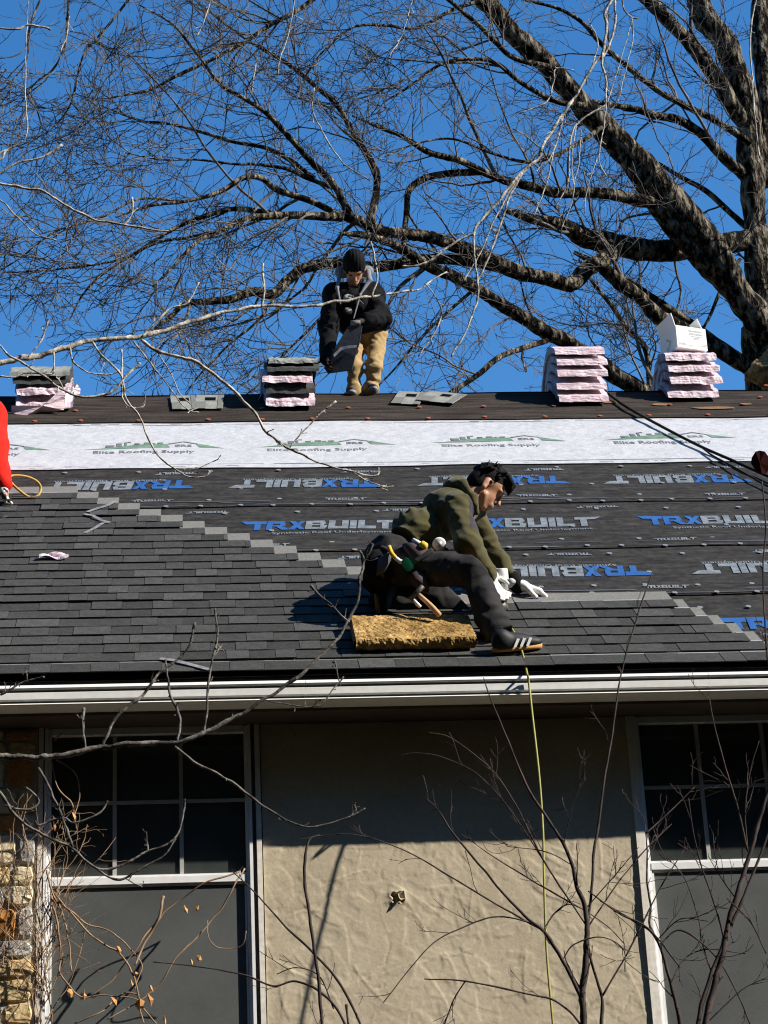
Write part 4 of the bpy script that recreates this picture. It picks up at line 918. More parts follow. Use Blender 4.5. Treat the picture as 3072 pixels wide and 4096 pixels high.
def obox(mb, c, a, h, bev=.25):
    A = np.array(a); n = 8; P = []
    for z in (-1, 1):
        for i in range(8):
            x, y = [(1, bev*2-1), (1, 1-bev*2), (1-bev*2, 1), (bev*2-1, 1), (-1, 1-bev*2), (-1, bev*2-1), (bev*2-1, -1), (1-bev*2, -1)][i]
            P.append(c + A[0]*x*h[0] + A[1]*y*h[1] + A[2]*z*h[2])
    mb.add(P, [(i, (i+1) % 8, 8+(i+1) % 8, 8+i) for i in range(8)] + [tuple(range(8))[::-1], tuple(range(8, 16))])
obox(g_, c0, (a1, a2, a3), (.026, .036, .016)); obox(g_, c0 + a3*.018, (a1, a2, a3), (.012, .022, .003))
g_.build('chalk_reel', M['green'], label='green plastic reel clipped on the tool belt', cat='chalk reel', group='tools carried by the kneeling roofer')
y_ = tool('marker_tool', K(1680, 2175, 11.36), 'white and yellow stubby tool standing in the front pouch', 'tool')
b = MB(); b.tube([K(1652, 2160, 11.40), K(1680, 2175, 11.38)], .013, 8); b.build('white_shaft', M['tape'], y_, True)
b = MB(); b.tube(spline([K(1681, 2176, 11.38), K(1695, 2182, 11.375), K(1708, 2188, 11.37)], 3), [.014, .022, .024, .022, .022, .02, .012], 8); b.build('yellow_cap', M['yellow'], y_, True)
t_ = tool('tape_measure', K(1757, 2178, 11.40), 'round white tape measure on the front of the tool belt', 'tape measure')
b = MB(); tc_ = K(1757, 2176, 11.42); b.tube([tc_ + c_fwd*.02, tc_ - c_fwd*.014, tc_ - c_fwd*.020], [.037, .037, .030], 18); b.build('case', M['tape'], t_, True)
b = MB(); obox(b, tc_ + .034*c_right - .026*c_up, (unit(c_right - .5*c_up), unit(c_up + .5*c_right), -c_fwd), (.018, .008, .014)); b.build('hook', M['darksteel'], t_, True)
b = MB(); b.tube([tc_ - c_fwd*.0205, tc_ - c_fwd*.0215], .016, 14); b.build('dial', M['steel'], t_, True)
p_ = MB(); p_.tube([K(1655, 2398, 11.335), K(1668, 2415, 11.33), K(1682, 2428, 11.33)], [.006, .011, .009], 7); p_.build('nail_punch', M['tape'], smooth=True, label='small white tool dangling left of the hammer handle', cat='tool', group='tools carried by the kneeling roofer')
ng = tool('nail_gun', K(2010, 2400, 11.62), 'grey pneumatic nail gun gripped in the near white glove', 'nail gun')
gY = 11.66; g0, g1, g2, g3 = K(2006, 2276, gY-.02), K(2012, 2318, gY), K(2016, 2390, gY+.02), K(2022, 2458, gY+.05)
gx = unit(g2-g0)
b = MB(); b.tube(spline([g0, g0 + gx*.004, g0 + gx*.056, g0 + gx*.060], 2), [.026, .030, .034, .034, .034, .034, .030], 14); b.build('motor_cap', M['tape'], ng, True)
b = MB(); b.tube([g0 + gx*.061, g0+gx*.066, g2 - gx*.002, g2], [.030, .027, .029, .022], 14); b.build('cylinder', M['steel'], ng, True)
b = MB(); b.tube([g0 + gx*.076, g0+gx*.082], [.0305, .0305], 14); b.tube([g0 + gx*.12, g0+gx*.124], [.0305, .0305], 14); b.build('band', M['darksteel'], ng, True)
b = MB(); b.tube([K(1990, 2285, gY-.01), K(1975, 2320, gY-.05), K(1958, 2350, gY-.08)], [.021, .019, .019], 10); b.build('handle', M['steel'], ng, True)
b = MB(); b.tube(spline([g2 + gx*.001, K(2016, 2415, gY+.03), K(2028, 2440, gY+.04), g3], 3), interp_r([.020, .018, .015, .011, .012], 10), 9); obox(b, K(2000, 2420, gY+.02), (c_right, c_up, -c_fwd), (.022, .03, .018)); b.build('nose', M['darksteel'], ng, True)
b = MB(); mg = K(1998, 2430, gY+.01); b.tube([mg - c_fwd*.02, mg + c_fwd*.02], [.04, .04], 16); b.build('nail_canister', M['darksteel'], ng, True)

# ================================================================== standing roofer on the ridge
S2 = 15.95
st = empty('person', (px(1430, 1584, yr)[0], yr + .05, zr), 'standing roofer in black jacket and beanie bending over on the ridge', 'person')
fRt, fLt = px(1420, 1590, yr+.04), px(1482, 1588, yr+.04)
kR, kL = px(1418, 1470, yr-.02), px(1498, 1462, yr-.02)
hpR, hpL = px(1422, 1345, yr+.10), px(1508, 1335, yr+.10); pelv = (hpR + hpL)/2
chs = px(1410, 1215, yr - .10); nkk = px(1415, 1140, yr - .16)
sR, sL = px(1340, 1180, yr-.12), px(1490, 1176, yr-.12)
eR, eL = px(1316, 1305, yr-.14), px(1524, 1272, yr-.18)
wR, wL = px(1308, 1425, yr-.25), px(1470, 1278, yr-.36)
f2_ = unit(-c_fwd - .75*c_up + .10*c_right); u2_ = unit(c_up - .55*c_fwd); s2_ = unit(np.cross(u2_, f2_)); u2_ = unit(np.cross(f2_, s2_)); HA2 = np.array([f2_, s2_, u2_])
HC2 = px(1417, 1078, yr - .22)
def h2l(f, s, u): return HC2 + f2_*f + s2_*s + u2_*u
head2 = [ell(h2l(-.008, 0, .03), (.096, .077, .088), HA2), ell(h2l(.026, 0, -.04), (.062, .060, .075), HA2), cap(h2l(.060, 0, -.1), h2l(.05, 0, -.09), .026, .03), cap(h2l(.094, 0, .0), h2l(.114, 0, -.034), .009, .015), ell(h2l(.08, 0, .022), (.02, .05, .013), HA2), ell(h2l(.088, 0, -.066), (.013, .024, .009), HA2)] + [ell(h2l(-.01, s*.079, -.012), (.018, .009, .03), HA2) for s in (1, -1)]
tor2 = [ell(pelv, (.165, .12, .13)), ell((pelv+chs)/2, (.165, .125, .16)), ell(chs, (.18, .13, .16)), cap(sR, sL, .085)]
hr2, _ = hand_prims(wR, unit(wR-eR), unit(c_right), unit(-c_fwd), .9); hl2, _ = hand_prims(wL, unit(-c_right*.9 - .2*c_up - .2*c_fwd), unit(-c_up), unit(-c_fwd), .9)
lg2 = [cap(hpR, kR, .074, .058), cap(kR, fRt, .057, .048), cap(hpL, kL, .078, .060), cap(kL, fLt, .059, .048)]
sdf_obj('body', head2 + [cap(h2l(-.03, 0, -.05), nkk, .055, .06)] + shrink(tor2, .03) + shrink([cap(sR, eR, .07, .06), cap(eR, wR, .058, .04), cap(sL, eL, .07, .06), cap(eL, wL, .058, .04)], .02) + shrink(lg2, .02) + shrink(hr2 + hl2, .003), M['skin'], st, res=.008, k=.018, cut=[ell(h2l(.098, s*.034, .002), (.014, .016, .009), HA2) for s in (1, -1)])
sdf_obj('eyes', [ell(h2l(.088, s*.034, .002), (.008, .012, .006), HA2) for s in (1, -1)], M['blackrubber'], st, res=.004, k=.002)
sdf_obj('beard', [ell(h2l(.066, 0, -.098), (.024, .034, .022), HA2), ell(h2l(.093, 0, -.053), (.008, .024, .005), HA2)], M['hair'], st, res=.004, k=.004)
sdf_obj('beanie', [ell(h2l(-.008, 0, .065), (.106, .088, .105), HA2), ell(h2l(-.02, 0, .02), (.10, .086, .05), HA2)], M['blackcloth'], st, res=.006, k=.03, fold=lambda G: .0018*np.sin(240*((G-HC2) @ s2_)), cut=[ell(h2l(.14, 0, -.035), (.08, .12, .062), HA2)])
def fold2(G):
    f = crease(G, 8, .009, 35) + crease(G, 18, .005, 36)
    for c, d in ((eR, unit(wR-sR)), (eL, unit(wL-sL))):
        q = G - c; f = f + .012*np.sin(75*(q @ d) + 5*snoise(G, 8, 5))*np.clip(.45 + snoise(G, 6, 14), 0, 1)*np.exp(-(np.linalg.norm(q, axis=-1)/.13)**2)
    return f
jk2 = [ell(pelv + .06*c_up, (.19, .15, .12)), ell((pelv+chs)/2, (.19, .145, .17)), ell(chs, (.175, .15, .165)), cap(sR, sL, .088), cap(sR, sR + .3*(eR-sR), .082, .08), cap(sL, sL + .3*(eL-sL), .082, .08)]
jacket = sdf_obj('jacket', jk2, M['blackcloth'], st, res=.009, k=.035, fold=fold2, planes=[(px(1470, 1332, yr), unit(-c_up + .25*c_right))], cut=[ell(nkk + .02*c_up - .05*c_fwd, (.055, .07, .09))])
sdf_obj('sleeve', [cap(sR, eR, .082, .074), cap(eR, wR + .02*unit(wR-eR), .070, .050)], M['blackcloth'], jacket, res=.008, k=.03, fold=fold2); sdf_obj('sleeve', [cap(sL, eL, .082, .078), cap(eL, wL, .074, .052)], M['blackcloth'], jacket, res=.008, k=.03, fold=fold2)
sdf_obj('hoodie_edge', [cap(px(1362, 1090, yr-.20), px(1348, 1150, yr-.245), .018, .014), cap(px(1348, 1150, yr-.245), px(1362, 1215, yr-.258), .013, .007), cap(px(1472, 1085, yr-.20), px(1478, 1120, yr-.24), .022, .022), cap(px(1478, 1120, yr-.24), px(1440, 1180, yr-.258), .020, .008), cap(px(1440, 1180, yr-.262), px(1414, 1275, yr-.265), .009, .006), cap(px(1362, 1090, yr-.16), px(1472, 1085, yr-.12), .045)], M['greyhood'], jacket, res=.006, k=.015)
sdf_obj('shirt_print', [ell(px(1395, 1190, yr-.305), (.045, .012, .030)), ell(px(1392, 1245, yr-.29), (.035, .012, .035))], mat('grey_shirt_print', (.012, .012, .012), .8, .2, col2=(.34, .34, .33), nscale=26, thresh=(.5, .6)), jacket, res=.006, k=.01, fold=lambda G: .003*snoise(G, 50, 2))
def fold2p(G):
    f = crease(G, 8, .008, 37) + crease(G, 19, .005, 38)
    for c in (hpL - .05*c_up, kL, fRt + .08*c_up, fLt + .10*c_up): q = G - c; f = f + .007*np.sin(85*(q @ c_up) + 5*snoise(G, 7, 4))*np.exp(-(np.linalg.norm(q, axis=-1)/.10)**2)
    return f
sdf_obj('trousers', [ell(pelv, (.15, .12, .11))] + lg2 + [cap(fRt + .06*c_up, fRt + .02*c_up, .056, .062), cap(fLt + .08*c_up, fLt + .06*c_up, .056, .062)], M['khaki'], st, res=.008, k=.022, fold=fold2p)
shoe('shoe', st, fLt + np.array([-.01, .12, -.02]), fLt + np.array([.02, -.12, .02]), (0, 0, 1), M['blackrubber'], M['cap'])
shoe('shoe', st, fRt + np.array([-.02, .13, -.02]), fRt + np.array([-.03, -.10, .0]), (0, 0, 1), M['blackrubber'], M['cap'])
sdf_obj('glove', hr2, M['blackcloth'], st, res=.005, k=.008); sdf_obj('glove', hl2, [M['patch']], st, res=.005, k=.008)
b = MB(); cb = px(1422, 1292, yr-.40); b.tube([cb - .038*c_right, cb + .038*c_right], [.020, .020], 8); b.build('glove_cuff', M['headlap'], st, True)
# the shingles he holds
hs_ = [(1394, 1303), (1448, 1303), (1438, 1370), (1420, 1425), (1408, 1478), (1310, 1492), (1296, 1470), (1340, 1390)]
b = MB(); Yh = [-.40, -.40, -.38, -.36, -.34, -.30, -.30, -.36]
Fh = [px(x, y, yr + Yh[i]) for i, (x, y) in enumerate(hs_)]; Bh = [p + np.array([.004, .022, .004]) for p in Fh]; n = 8
b.add(Fh + Bh, [tuple(range(n)), tuple(range(n, 2*n))[::-1]] + [(i, n+i, n+(i+1) % n, (i+1) % n) for i in range(n)], 0)
o_ = b.build('held_shingles', [M['shingle'] if 0 else mat('dark_blue_grey_shingle', (.020, .024, .034), .9, .2, col2=(.035, .04, .05), nscale=30)], label='dark shingles held by the standing roofer', cat='shingles')
b = MB(); P_ = [(1333, 1418), (1362, 1388), (1392, 1382), (1428, 1380), (1426, 1390), (1393, 1393), (1366, 1400), (1338, 1428)]
b.add([px(x, y, yr - .39 + .0*i) for i, (x, y) in enumerate(P_)], [tuple(range(8))]); b.build('pale_stripe', M['wrapside'], o_)

# ================================================================== roofer in red at the left edge
yR = roof(0, 3.5, .3)[1]
rd = empty('person', roof(*on_roof(-120, 2080), .06), 'roofer in red hoodie at the left edge, arm hanging down', 'person')
sh_, el_, wr_ = px(-38, 1660, yR+.05), px(-22, 1800, yR-.05), px(8, 1935, yR-.10); lsh = px(-75, 1640, yR+.40)
ch_, pe_ = px(-130, 1680, yR+.22), px(-290, 1800, yR+.18); hd_ = px(-110, 1590, yR + .30)
knr, ftr = px(-190, 1960, yR-.05), px(-60, 2092, yR-.28); knl, ftl = px(-170, 1940, yR+.38), px(-150, 2050, yR+.2)
hnd, tp3 = hand_prims(px(12, 1962, yR-.11), unit(.35*c_right - c_up), unit(c_right), unit(-c_fwd), .8)
tr3 = [ell(pe_, (.16, .17, .15)), ell((pe_+ch_)/2, (.16, .18, .15)), ell(ch_, (.17, .2, .16)), cap(sh_, lsh, .09)]
la_, lw_ = px(-60, 1790, yR+.45), px(-20, 1910, yR+.42); hn2, _ = hand_prims(lw_, unit(.3*c_right - c_up), unit(c_right), unit(-c_fwd), .8)
sdf_obj('body', [ell(hd_, (.09, .08, .11)), ell(hd_ - .07*c_up + .03*c_right, (.06, .06, .07)), cap(hd_, ch_, .06, .07)] + shrink(tr3, .03) + shrink([cap(sh_, el_, .07, .06), cap(el_, wr_, .055, .04), cap(lsh, la_, .07, .06), cap(la_, lw_, .055, .04)], .02) + shrink(hnd + hn2, .003) + [cap(pe_, knr, .08, .065), cap(knr, ftr, .06, .045), cap(pe_, knl, .08, .065), cap(knl, ftl, .06, .045)], M['skin'], rd, res=.012, k=.02)
sdf_obj('hoodie', tr3 + [cap(sh_, el_, .098, .086), cap(el_, wr_, .084, .060), cap(lsh, la_, .09, .08), cap(la_, lw_, .075, .055), ell(hd_ - .02*c_right, (.12, .11, .13))], M['red'], rd, res=.009, k=.035, fold=lambda G: crease(G, 7, .009, 39) + .006*np.sin(60*((G-el_) @ unit(wr_-sh_)) + 3*snoise(G, 5, 2))*np.exp(-(np.linalg.norm(G-el_, axis=-1)/.15)**2), cut=[ell(hd_ + .10*c_right, (.085, .08, .1))])
sdf_obj('trousers', [ell(pe_, (.165, .175, .15)), cap(pe_, knr, .10, .085), cap(knr, ftr, .08, .065), cap(pe_, knl, .10, .085), cap(knl, ftl, .08, .065)], M['pants'], rd, res=.012, k=.03)
sdf_obj('glove', hnd + [cap(wr_, px(12, 1962, yR-.11), .045, .034)], [M['patch'], M['glove']], rd, res=.005, k=.008, pick=lambda C: snoise(C, 40, 2) > .15); sdf_obj('glove', hn2, M['glove'], rd, res=.006, k=.008)
shoe('shoe', rd, ftr - .12*c_right, ftr + .15*c_right, NRM, M['blackrubber'], M['stripe']); shoe('shoe', rd, ftl - .12*c_right, ftl + .14*c_right, NRM, M['blackrubber'], M['stripe'])
sdf_obj('hair', [ell(hd_ + .03*c_up - .02*c_right, (.10, .09, .09))], M['hair'], rd, res=.01, k=.01)
# ================================================================== trees
def tube_multi(P, Rr, sides=3):
    """many thin twigs at once; P (N, k, 3), Rr (N, k)"""
    N, k, _ = P.shape; T = P[:, -1] - P[:, 0]; T /= np.linalg.norm(T, axis=1)[:, None] + 1e-9
    a = np.cross(T, RNG.normal(size=(N, 3))); a /= np.linalg.norm(a, axis=1)[:, None] + 1e-9; b = np.cross(T, a)
    th = np.arange(sides)*2*math.pi/sides
    V = P[:, :, None, :] + Rr[:, :, None, None]*(np.cos(th)[None, None, :, None]*a[:, None, None, :] + np.sin(th)[None, None, :, None]*b[:, None, None, :])
    base = (np.arange(N)*k*sides)[:, None, None]; i = np.arange(k-1)[None, :, None]; j = np.arange(sides)[None, None, :]; j2 = (j+1) % sides
    F = np.stack([base+i*sides+j, base+i*sides+j2, base+(i+1)*sides+j2, base+(i+1)*sides+j], -1).reshape(-1, 4)
    return V.reshape(-1, 3), F
def mesh_np(name, Vs, Fs, m):
    V = np.concatenate(Vs); off = np.cumsum([0] + [len(v) for v in Vs[:-1]]); F = np.concatenate([f + o for f, o in zip(Fs, off)])
    me = bpy.data.meshes.new(name); me.vertices.add(len(V)); me.vertices.foreach_set('co', V.astype(np.float32).ravel())
    me.loops.add(F.size); me.loops.foreach_set('vertex_index', F.astype(np.int32).ravel()); me.polygons.add(len(F))
    me.polygons.foreach_set('loop_start', np.arange(0, F.size, 4, dtype=np.int32)); me.polygons.foreach_set('loop_total', np.full(len(F), 4, np.int32))
    me.materials.append(m); me.update(calc_edges=True); return me
def grow(P, Rr, n, ln, ang, rscale, up=.15, k=5, tmin=.15, flat=.55, wig=.16, rmin=.0012):
    """n children per parent polyline; returns child polylines and radii"""
    N, kp, _ = P.shape; idx = np.repeat(np.arange(N), n); t = RNG.uniform(tmin, 1, len(idx)); f = t*(kp-1); i0 = np.minimum(f.astype(int), kp-2); fr = (f-i0)[:, None]
    A, B = P[idx, i0], P[idx, i0+1]; O = A + (B-A)*fr; T = B-A; T /= np.linalg.norm(T, axis=1)[:, None] + 1e-9
    r0 = Rr[idx, i0]*(1-fr[:, 0]) + Rr[idx, i0+1]*fr[:, 0]
    S = RNG.normal(size=(len(idx), 3)); S[:, 1] *= flat; S -= T*np.sum(S*T, 1)[:, None]; S /= np.linalg.norm(S, axis=1)[:, None] + 1e-9
    a = RNG.uniform(ang[0], ang[1], len(idx))[:, None]; d = T*np.cos(a) + S*np.sin(a)
    plen = np.linalg.norm(P[:, -1]-P[:, 0], axis=1)[idx]
    L = RNG.uniform(ln[0], ln[1], len(idx))*(1.15 - .55*t)
    Q = np.empty((len(idx), k, 3)); Q[:, 0] = O; dd = d
    for j in range(1, k):
        dd = dd + RNG.normal(size=dd.shape)*wig + np.array([0, 0, up]); dd /= np.linalg.norm(dd, axis=1)[:, None]; Q[:, j] = Q[:, j-1] + dd*(L/(k-1))[:, None]
    R0 = np.maximum(r0*RNG.uniform(rscale[0], rscale[1], len(idx)), rmin*1.4); RR = R0[:, None]*np.linspace(1, .35, k)[None]; RR = np.maximum(RR, rmin)
    return Q, RR
def resample(P, k=12):
    s = np.concatenate([[0], np.cumsum(np.linalg.norm(np.diff(P, axis=0), axis=1))]); q = np.linspace(0, s[-1], k); return np.stack([np.interp(q, s, P[:, i]) for i in range(3)], 1)

# ---- the big bare tree behind the house; limbs traced in photo units at their own depth
TY = 22.5
tree = empty('tree', (pd(1660, 900, TY)[0], TY, 0), 'large bare tree with dark spreading limbs behind the house', 'tree')
LIMBS = [  # (points, widths, depth at root, depth at tip, twigginess) : first point is the root end
 ('trunk', [(1652, 900), (1642, 700), (1635, 560), (1630, 450), (1620, 330), (1606, 210), (1569, 100), (1520, 30), (1490, -40)], [64, 52, 50, 56, 52, 50, 46], 22.5, 22.2, .5),
 ('limb', [(1642, 400), (1655, 260), (1650, 120), (1640, 0), (1635, -50)], [36, 40, 42], 22.5, 22.9, .5),
 ('limb', [(1622, 290), (1600, 260), (1559, 185), (1504, 110), (1449, 50), (1399, 0), (1360, -40)], [34, 32, 28, 26], 22.4, 21.6, 1),
 ('limb', [(1622, 400), (1609, 380), (1569, 345), (1519, 295), (1469, 260), (1419, 250), (1369, 235), (1309, 225), (1269, 215)], [30, 24, 18, 14, 8], 22.5, 21.3, 1.3),
 ('limb', [(1625, 500), (1600, 480), (1529, 415), (1459, 375), (1404, 345), (1340, 330)], [16, 13, 9, 5], 22.5, 22.9, 1),
 ('leaning_trunk', [(1720, 900), (1680, 780), (1644, 712), (1594, 632), (1554, 560), (1510, 500), (1440, 430), (1369, 345), (1304, 280), (1244, 210), (1189, 145), (1139, 100), (1089, 45), (1044, 0), (1010, -40)], [70, 62, 66, 74, 58, 46, 42, 42, 38], 22.3, 20.6, .6),
 ('limb', [(1590, 640), (1540, 580), (1480, 520), (1420, 450), (1370, 375), (1310, 290)], [40, 50, 46, 40, 30, 20], 22.0, 21.3, .3),
 ('limb', [(1660, 515), (1614, 522), (1529, 532), (1429, 545), (1329, 530), (1264, 512), (1219, 487), (1149, 472), (1090, 455)], [46, 46, 50, 48, 40, 24, 14], 22.6, 21.0, .8),
 ('limb', [(1330, 535), (1304, 562), (1269, 582), (1229, 614), (1179, 602), (1129, 592), (1079, 570), (1029, 547), (979, 530), (929, 514), (879, 508), (829, 500), (780, 478), (735, 462)], [44, 36, 32, 34, 30, 28, 24, 22], 21.8, 20.4, .7),
 ('limb', [(760, 470), (720, 395), (670, 345), (625, 295), (575, 245), (530, 215), (480, 185), (440, 135), (405, 90), (370, 50), (300, 10)], [18, 14, 11, 9, 6, 4], 20.4, 19.6, 2),
 ('limb', [(800, 480), (815, 395), (800, 345), (770, 300), (730, 230), (680, 185), (625, 140), (565, 105), (525, 80), (465, 35), (420, 0)], [18, 14, 12, 9, 6, 4], 20.5, 20.9, 2),
 ('limb', [(740, 468), (675, 435), (600, 410), (565, 385), (525, 385), (475, 415), (400, 435), (325, 445), (250, 470)], [16, 14, 12, 8, 4], 20.4, 19.4, 2),
 ('limb', [(720, 405), (665, 385), (620, 365), (550, 355), (510, 355), (425, 345), (350, 345), (270, 330)], [10, 8, 5, 3], 20.4, 19.9, 2),
 ('limb', [(680, 385), (625, 345), (575, 320), (500, 305), (450, 290), (400, 275), (350, 265), (300, 260), (210, 225)], [11, 9, 6, 3], 20.4, 21.0, 2.2),
 ('limb', [(735, 466), (700, 467), (620, 465), (540, 472), (480, 497), (425, 522), (380, 570), (330, 620)], [22, 16, 10, 5], 20.4, 19.3, 1.8),
 ('limb', [(640, 466), (520, 452), (475, 457), (415, 477), (370, 497), (300, 542), (250, 572), (210, 602), (175, 642), (150, 692)], [12, 10, 7, 3], 20.3, 19.6, 1.8),
 ('limb', [(480, 497), (420, 510), (340, 525), (260, 560), (180, 575), (80, 585), (0, 590)], [7, 5, 3], 20.0, 19.2, 2),
 ('limb', [(400, 435), (300, 430), (220, 470), (120, 500), (40, 560), (-30, 600)], [6, 4, 3], 19.8, 19.0, 2),
 ('limb', [(700, -20), (640, 25), (590, 50), (530, 90), (465, 125), (380, 165), (320, 195), (240, 210)], [11, 10, 8, 4], 20.6, 20.0, 2),
 ('limb', [(1140, 592), (1080, 576), (1030, 566), (979, 560), (920, 560), (860, 570), (800, 575), (740, 567), (665, 577), (620, 607), (590, 637), (545, 632), (500, 647), (450, 652), (400, 657), (370, 682), (320, 722)], [26, 24, 24, 22, 16, 7], 21.4, 19.6, 1.6),
 ('limb', [(1660, 990), (1550, 930), (1404, 857), (1304, 792), (1229, 742), (1179, 717), (1129, 687), (1079, 657), (1029, 622), (979, 597), (929, 577), (879, 545), (829, 520), (780, 507), (735, 505)], [50, 40, 34, 30, 26, 24, 18, 12], 22.4, 20.2, .9),
 ('limb', [(1670, 850), (1614, 792), (1529, 742), (1454, 702), (1419, 682), (1379, 642), (1329, 602), (1279, 560)], [36, 34, 30, 28], 22.4, 21.4, .6),
 ('limb', [(1600, 775), (1494, 702), (1429, 657), (1369, 617), (1304, 577), (1240, 545)], [24, 20, 16, 14], 22.8, 22.2, .6),
 ('limb', [(1180, 735), (1129, 752), (1079, 772), (1029, 812), (969, 852), (930, 880)], [14, 13, 12, 8], 21.6, 20.6, 1.2),
 ('limb', [(1410, 890), (1404, 832), (1394, 752), (1354, 707), (1319, 657), (1279, 607), (1250, 560)], [14, 13, 11, 6], 24.5, 24.5, 1.5),
 ('limb', [(1450, 440), (1410, 438), (1374, 432), (1329, 420), (1269, 415), (1209, 415), (1154, 405), (1089, 390), (1039, 370), (989, 345), (929, 330), (869, 295), (829, 280), (760, 250)], [30, 28, 24, 20, 18, 14, 10, 6], 21.6, 20.4, 1.6),
 ('limb', [(1039, 372), (969, 375), (919, 385), (884, 410), (879, 450), (874, 500), (870, 560)], [16, 16, 14, 10], 20.9, 20.7, 1.0),
 ('limb', [(1262, 228), (1230, 226), (1204, 220), (1169, 205), (1119, 175), (1069, 135), (1010, 128), (949, 140), (880, 190), (829, 220)], [14, 12, 8, 4], 20.9, 20.2, 2),
 ('limb', [(1189, 145), (1109, 125), (1069, 90), (1029, 50), (969, 0), (930, -30)], [12, 11, 10, 8], 20.8, 20.2, 1.5),
 ('limb', [(1622, 310), (1550, 262), (1474, 225), (1429, 200), (1369, 155), (1304, 100), (1259, 50), (1209, 20), (1139, 0), (1080, -20)], [16, 14, 12, 8, 6], 22.0, 21.2, 1.4),
 ('limb', [(1300, 275), (1230, 320), (1150, 350), (1060, 330), (980, 300), (900, 310), (830, 340)], [10, 8, 5, 3], 21.0, 20.2, 1.8),
 ('limb', [(1044, 0), (980, 20), (900, 60), (830, 55), (760, 60), (690, 120), (640, 200)], [9, 7, 5, 3], 20.6, 20.0, 2.2),
 ('limb', [(1600, 560), (1560, 620), (1530, 690), (1500, 740), (1480, 800)], [9, 8, 6, 4], 23.5, 23.8, 1.6),
 ('limb', [(1440, 430), (1450, 500), (1460, 580), (1470, 640), (1440, 720)], [7, 6, 5, 4], 23.6, 24.0, 1.8),
 ('limb', [(790, 600), (720, 660), (660, 720), (600, 780), (560, 830), (520, 860)], [8, 6, 4, 3], 20.6, 20.2, 2.2),
 ('limb', [(1029, 622), (960, 680), (900, 740), (850, 800), (800, 850)], [8, 7, 5, 3], 21.2, 20.8, 2),
 ('limb', [(620, 607), (560, 690), (500, 740), (440, 800), (400, 850)], [7, 6, 4, 3], 20.0, 19.7, 2.2),
 ('limb', [(150, -30), (145, 50), (140, 100), (115, 150), (80, 175), (40, 230)], [6, 5, 4, 2], 20.0, 19.6, 2.4),
 ('limb', [(100, -30), (65, 55), (57, 130), (20, 180), (-30, 220)], [5, 4, 3, 2], 19.9, 19.5, 2.4),
 ('limb', [(300, -30), (230, 60), (180, 120), (150, 230), (90, 300)], [6, 5, 4, 2], 20.2, 19.8, 2.4)]
MPD = (TY*1.09) / (F_PX/D)                          # metres per photo unit at the tree
gnd = Vector((tree.matrix_basis.translation.x, TY, 0))
secP, secR, secN = [], [], []
for nm, pts, wds, ya, yb, tw in LIMBS:
    n = len(pts); P = np.array([pd(x, y, ya + (yb-ya)*i/(n-1)) for i, (x, y) in enumerate(pts)])
    if nm == 'trunk': P = np.vstack([[gnd.x, TY, 0], [gnd.x - .02, TY, 4.0], P]); wds = [90, 76] + wds
    if nm == 'leaning_trunk': P = np.vstack([[gnd.x + .5, TY, 0], [gnd.x + .6, TY - .1, 4.5], P]); wds = [80, 76] + wds
    Q = spline(P, 6); rr = interp_r(wds, len(Q))*.5*MPD*(np.linalg.norm(Q - CAM_LOC, axis=1)/(TY*1.09)); 
    if nm == 'limb': rr[-4:] *= np.linspace(1, .6, 4)
    Q = Q + .18*rr[:, None]*np.stack([snoise(Q, 3.1, 1), snoise(Q, 2.7, 2), snoise(Q, 2.9, 3)], 1)
    b = MB(); b.tube(Q, rr*(1 + .07*snoise(Q, 5, 4)), 12 if wds[0] > 20 else 7, jit=.09 if wds[0] > 20 else .05)
    b.build(nm, M['bark'], tree, True)
    q = resample(Q, 14); secP.append(q); secR.append(np.interp(np.linspace(0, 1, 14), np.linspace(0, 1, len(rr)), rr)); L = np.linalg.norm(np.diff(q, axis=0), axis=1).sum(); secN.append(max(2, int(L*tw*1.9)))
Vs, Fs = [], []
lv1P, lv1R = [], []
midP, midR, midN = [], [], []
for P, Rr, n in zip(secP, secR, secN):
    Q, RR = grow(P[None], np.minimum(Rr, .05)[None], max(1, n//7), (1.1, 2.6), (.3, .95), (.35, .6), up=.04, k=14, tmin=.15, flat=.4, wig=.12, rmin=.006); RR = np.minimum(RR, .026)
    for q, r_ in zip(Q, RR): midP.append(q); midR.append(r_); midN.append(4)
for P, Rr, n in zip(secP + midP, secR + midR, secN + midN):
    Q, RR = grow(P[None], np.minimum(Rr, .035)[None], n, (.55, 1.9), (.35, 1.15), (.25, .5), up=.05, k=9, tmin=.12, flat=.45, wig=.22, rmin=.0045); lv1P.append(Q); lv1R.append(RR)
P1, R1 = np.concatenate(lv1P), np.concatenate(lv1R); R1 = np.minimum(R1, .016)
P2, R2 = grow(P1, R1, 7, (.25, .85), (.35, 1.1), (.4, .7), up=.06, k=5, flat=.6, wig=.32, rmin=.0036)
P3, R3_ = grow(P2, R2, 3, (.10, .32), (.35, 1.1), (.5, .8), up=.05, k=4, flat=.8, wig=.34, rmin=.0026)
print('twigs', len(P1), len(P2), len(P3))
for P, Rr, sd_ in ((np.array(midP), np.array(midR), 5), (P1, R1, 4), (P2, R2, 3), (P3, R3_, 3)):
    v, f = tube_multi(P, Rr, sd_); Vs.append(v); Fs.append(f)
mobj('twigs', mesh_np('twigs', Vs, Fs, M['twig']), tree, label='fine bare twigs', kind='stuff')
